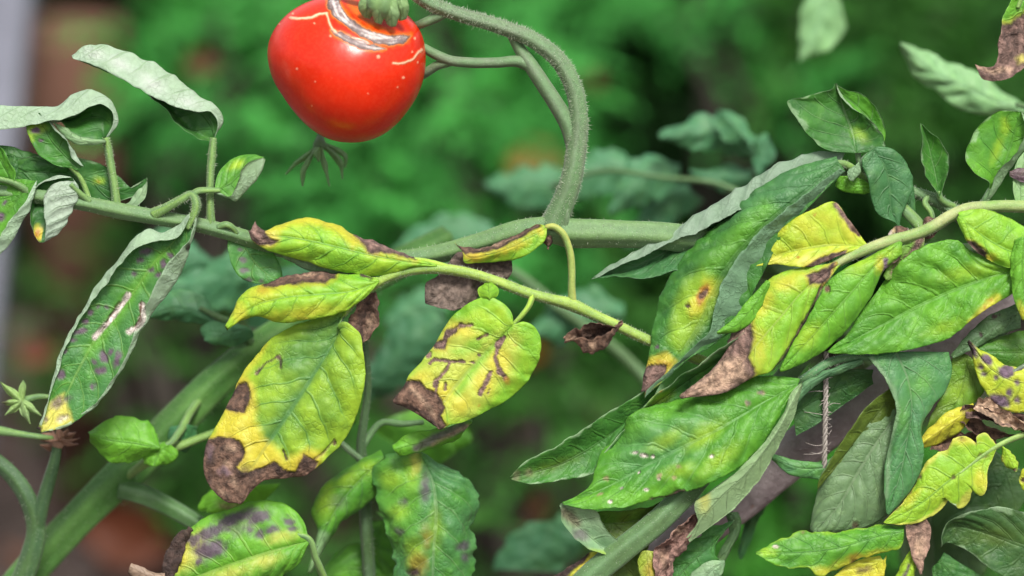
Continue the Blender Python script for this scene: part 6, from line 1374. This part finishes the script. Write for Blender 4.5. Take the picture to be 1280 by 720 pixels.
shrub('green feathery shrub past the bundle of dead leaves', [(1560, 120, 2.5, 0.14), (1680, 20, 2.6, 0.14), (1620, 280, 2.5, 0.14), (1500, 420, 2.4, 0.12), (1780, 200, 2.6, 0.15), (1560, 600, 2.3, 0.12)], GA, GB, gp(1620, 900, 2.5), 39)
# closing hedge; its near-black leaf tint stands in for deep shade in the gaps
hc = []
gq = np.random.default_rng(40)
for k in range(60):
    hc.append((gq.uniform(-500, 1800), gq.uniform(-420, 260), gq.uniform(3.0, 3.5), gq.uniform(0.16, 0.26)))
for k in range(16):  # more of the shade-tinted clumps, to darken the gap
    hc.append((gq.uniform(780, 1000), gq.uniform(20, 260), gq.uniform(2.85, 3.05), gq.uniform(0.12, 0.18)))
shrub('hedge closing the view behind all the shrubs, deep shade painted into its leaf colour', hc, (0.004, 0.013, 0.004), (0.010, 0.034, 0.008), (0.0, 3.0 * math.cos(PITCH)), 41, size=0.05, dens=150, name='hedge', mat=HEDGE)['category'] = 'hedge'

# blurred tomato shoots in the middle distance
def shoot(label, blades, stalk_nodes, cc=('TE', 'BG'), teeth=5):
    p = empty('tomato_shoot', PX(np.array([stalk_nodes[0][0], stalk_nodes[0][1], stalk_nodes[0][2]], float)) * np.array([1, 1, 0]), label, 'tomato plant')
    s_ = stem(p, stalk_nodes, 'SD', 'SG', name='stalk')
    for L, M, R, dd_ in blades:
        leaf(s_, L, M, R, d=dd_ * 1.15, c1=cc[0], c2=cc[1], mott=0.8, under='U', step=3, puck=3.5, teeth=teeth, rag=3, wav=6, vein=(0.14, 0.30, 0.15))
    return p
shoot('blurred blue-green tomato shoot in front of the dark gap', [
    ([(945, 190), (930, 150), (890, 142), (850, 150), (822, 168)], [(945, 195), (910, 170), (870, 165), (824, 172)], [(945, 200), (915, 195), (880, 190), (850, 182), (826, 174)], -190),
    ([(930, 180), (905, 165), (896, 145), (897, 136)], [(938, 180), (920, 160), (900, 138)], [(945, 178), (930, 155), (904, 138)], -180),
    ([(940, 200), (950, 180), (958, 168), (960, 170)], [(945, 215), (956, 195), (960, 172)], [(950, 230), (962, 205), (962, 174)], -180),
    ([(940, 210), (905, 205), (880, 215), (862, 212)], [(940, 222), (905, 222), (864, 216)], [(940, 236), (905, 238), (872, 228)], -200),
    ([(850, 205), (820, 192), (790, 198), (775, 225), (760, 262)], [(850, 214), (815, 220), (785, 240), (762, 266)], [(850, 224), (830, 245), (800, 262), (766, 270)], -210),
    ([(800, 210), (775, 186), (735, 188), (710, 210), (690, 230)], [(800, 220), (760, 208), (725, 222), (692, 234)], [(795, 232), (760, 240), (725, 248), (696, 240)], -240),
    ([(860, 230), (840, 232), (800, 260), (770, 300)], [(865, 240), (840, 250), (810, 275), (775, 306)], [(880, 250), (850, 275), (815, 300), (780, 310)], -230),
    ([(720, 220), (690, 205), (640, 212), (605, 228)], [(720, 235), (680, 230), (640, 232), (608, 234)], [(718, 250), (690, 258), (640, 256), (612, 242)], -300)],
      [(1160, 1700, -230, 9), (1150, 900, -225, 9), (1110, 560, -215, 8), (1040, 360, -205, 6), (965, 270, -205, 4), (905, 232, -205, 3.4), (830, 222, -215, 3), (750, 214, -235, 3), (690, 232, -260, 3)])
shoot('blurred blue-green leaves behind the stem fork', [
    ([(640, 300), (590, 270), (530, 280), (490, 310)], [(640, 310), (590, 295), (540, 305), (492, 318)], [(640, 320), (590, 322), (540, 326), (496, 326)], -290),
    ([(560, 380), (530, 360), (500, 370), (480, 400)], [(560, 390), (525, 385), (484, 408)], [(560, 400), (530, 410), (490, 414)], -280),
    ([(780, 380), (740, 360), (690, 378), (660, 410)], [(780, 392), (735, 392), (664, 418)], [(780, 404), (745, 420), (700, 432), (670, 426)], -240),
    ([(700, 640), (730, 660), (726, 690), (700, 715)], [(690, 650), (680, 680), (640, 712)], [(670, 652), (640, 668), (615, 712)], -200)],
      [(880, 1700, -260, 9), (876, 900, -255, 9), (868, 620, -235, 8), (835, 510, -250, 8), (785, 450, -262, 7), (700, 385, -270, 6), (620, 330, -280, 5), (560, 330, -290, 4)])
shoot('pale blurred leaves above the wilting plant', [
    ([(1028, -12), (1008, 0), (1000, 30), (1000, 60), (998, 76)], [(1034, -12), (1026, 20), (1014, 50), (999, 77)], [(1046, -8), (1060, 18), (1060, 40), (1036, 56), (1001, 77)], -230),
    ([(1290, 134), (1262, 116), (1235, 104), (1195, 84), (1160, 68), (1125, 53)], [(1290, 140), (1250, 128), (1205, 108), (1165, 88), (1126, 55)], [(1280, 146), (1250, 146), (1215, 140), (1170, 115), (1135, 88), (1125, 58)], -130)],
      [(1500, 1700, -180, 8), (1480, 900, -170, 8), (1440, 400, -150, 7), (1380, 100, -140, 6), (1300, 136, -116, 4), (1270, 130, -112, 3)], ((0.24, 0.46, 0.20), (0.20, 0.35, 0.15)), 0.5)

# grey post, pot, dead leaves
POSTM = make_plain('weathered_grey_post', (0.13, 0.135, 0.17), (0.19, 0.195, 0.24), 14, 0.7)
p0 = PM(14, -60, 2.3); p1 = PM(-62, 640, 2.3)
foot = p1 + (p1 - p0) * (p1[2] / (p0[2] - p1[2]))
topp = p0 + (p0 - p1) * 0.9
def box_post(a, b, w_):
    d = (b - a) / np.linalg.norm(b - a)
    s_ = np.cross(d, [0, 1, 0]); s_ /= np.linalg.norm(s_); q = np.cross(d, s_)
    V = []
    be = w_ * 0.15
    prof = [(-w_, -w_ + be), (-w_ + be, -w_), (w_ - be, -w_), (w_, -w_ + be), (w_, w_ - be), (w_ - be, w_), (-w_ + be, w_), (-w_, w_ - be)]
    for t_, k in [(0, 1), (0.98, 1), (1, 0.8)]:
        for (x, y) in prof: V.append(a + (b - a) * t_ + s_ * x * k + q * y * k)
    F = [[i * 8 + j, i * 8 + (j + 1) % 8, (i + 1) * 8 + (j + 1) % 8, (i + 1) * 8 + j] for i in range(2) for j in range(8)]
    return np.array(V), [np.array(F), np.array([[16 + j for j in range(8)]])]
foot[2] = -0.05
V, F = box_post(foot, topp, 0.018)
post = mesh_obj('garden_post', V, F, POSTM, smooth=False, origin=foot)
tag(post, 'leaning grey-blue garden post behind the rolled leaves', 'post')

TERRA = make_plain('terracotta', (0.12, 0.055, 0.036), (0.18, 0.085, 0.055), 18, 0.85)
def pot(loc, h, r, label):
    e = empty('clay_pot', loc, label, 'pot')
    prof = [(0.0, 0.0), (0.66, 0.0), (0.97, 0.80), (1.0, 0.80), (1.10, 0.80), (1.12, 0.82), (1.13, 0.98), (1.11, 1.0), (1.03, 1.0), (1.0, 0.98), (0.96, 0.82), (0.9, 0.80)]
    n = 48
    th = np.linspace(0, 2 * np.pi, n, endpoint=False)
    def lathe(pr):
        V = np.concatenate([np.stack([np.cos(th) * a * r, np.sin(th) * a * r, np.full(n, b * h)], 1) for a, b in pr]) + np.array(loc)
        ii = np.arange(len(pr) * n).reshape(len(pr), n); jj = np.roll(ii, -1, 1)
        return V, [np.stack([ii[:-1], jj[:-1], jj[1:], ii[1:]], -1).reshape(-1, 4)]
    V, F = lathe(prof[:3]); mesh_obj('pot_wall', V, F, TERRA, e, smooth=True)
    V, F = lathe(prof[3:]); mesh_obj('pot_rim', V, F, TERRA, e, smooth=True)
    V, F = lathe([(0.0, 0.86), (0.93, 0.84)]); mesh_obj('potting_soil', V, F, ground.data.materials[0], e, smooth=True)
    return e
pt = PM(84, 60, 2.45)
pot((pt[0], pt[1], 0.0), max(0.12, pt[2] + 0.02), 0.045, 'terracotta clay pot on the soil behind the grey post')

# fallen leaves and bark chips on the soil, too many to count
g = np.random.default_rng(77)
n = 5200
cx = g.uniform(-1.6, 1.6, n); cy = g.uniform(0.2, 4.2, n)
cen = np.stack([cx, cy, ground_z(cx, cy) + 0.006], 1)
dr = g.normal(size=(n, 3)); dr[:, 2] *= 0.25
pal = np.array([(0.10, 0.055, 0.045), (0.16, 0.075, 0.05), (0.07, 0.045, 0.04), (0.20, 0.12, 0.09), (0.13, 0.10, 0.095), (0.22, 0.06, 0.03)])
tt = pal[g.choice(6, n, p=[.28, .22, .2, .1, .14, .06])]
V, F, T = leaf_cloud(cen, dr, np.full(n, 0.04), tt, g, 0.5, 0.1)
tag(mesh_obj('leaf_litter', V, [F], FOL, None, dict(tint=T), smooth=False, origin=(0, 0, 0)), 'brown leaf litter and bark chips strewn over the soil', 'leaf litter', kind='stuff')
# single rust-coloured dead leaves that show as spots between the green
for (px, py, dist, sz, cc, lab) in [(652, 436, 2.1, 0.036, (0.30, 0.10, 0.02), 'rust orange dead leaf caught in the green behind the yellow leaflets'),
                          (252, 78, 2.2, 0.03, (0.10, 0.05, 0.02), 'brown dead leaf caught in the shrub beside the rolled leaf'),
                          (45, 440, 2.2, 0.03, (0.15, 0.045, 0.025), 'red-brown dead leaf behind the long hanging leaf'),
                          (160, 668, 2.2, 0.075, (0.10, 0.03, 0.014), 'dark red dead leaf under the thick slanting stem'),
                          (738, 100, 2.3, 0.024, (0.22, 0.12, 0.06), 'tan dead leaf in the shrub beside the arching stalk'),
                          (650, 625, 2.1, 0.045, (0.20, 0.09, 0.04), 'dull brown dead leaf low in the shrub'),
                          (670, 200, 2.1, 0.045, (0.28, 0.19, 0.05), 'ochre dead leaf behind the truss curve')]:
    c0 = PM(px, py, dist)
    d = np.array(RIGHT) * 0.8 + np.array(UP) * g.uniform(-0.4, 0.4); d /= np.linalg.norm(d)
    q = np.array(UP) - d * np.dot(d, np.array(UP)); q /= np.linalg.norm(q)
    nn = np.cross(d, q)
    us_, vs_ = np.linspace(-1, 1, 9), np.linspace(0, 1, 14)
    UU, VV = np.meshgrid(us_, vs_)
    wd = np.sin(np.pi * np.clip(VV, 0.02, 0.99)) ** 0.7 * sz * 0.34
    pp = c0 + d * ((VV - 0.5) * sz)[..., None] + q * (UU * wd)[..., None] + nn * (sz * (0.12 * UU**2 + 0.08 * np.sin(VV * 5)))[..., None]
    pp = np.concatenate([pp.reshape(-1, 3), (pp + nn * 0.0006).reshape(-1, 3)])
    ii = np.arange(9 * 14).reshape(14, 9)
    qd = np.stack([ii[:-1, :-1], ii[:-1, 1:], ii[1:, 1:], ii[1:, :-1]], -1).reshape(-1, 4)
    o = mesh_obj('dead_leaf', pp, [qd, qd[:, ::-1] + 126], FOL, None, dict(tint=np.tile(np.r_[cc, 1.0], (252, 1))), origin=c0)
    tag(o, lab, 'dead leaf', 'dead leaves caught behind the plants')
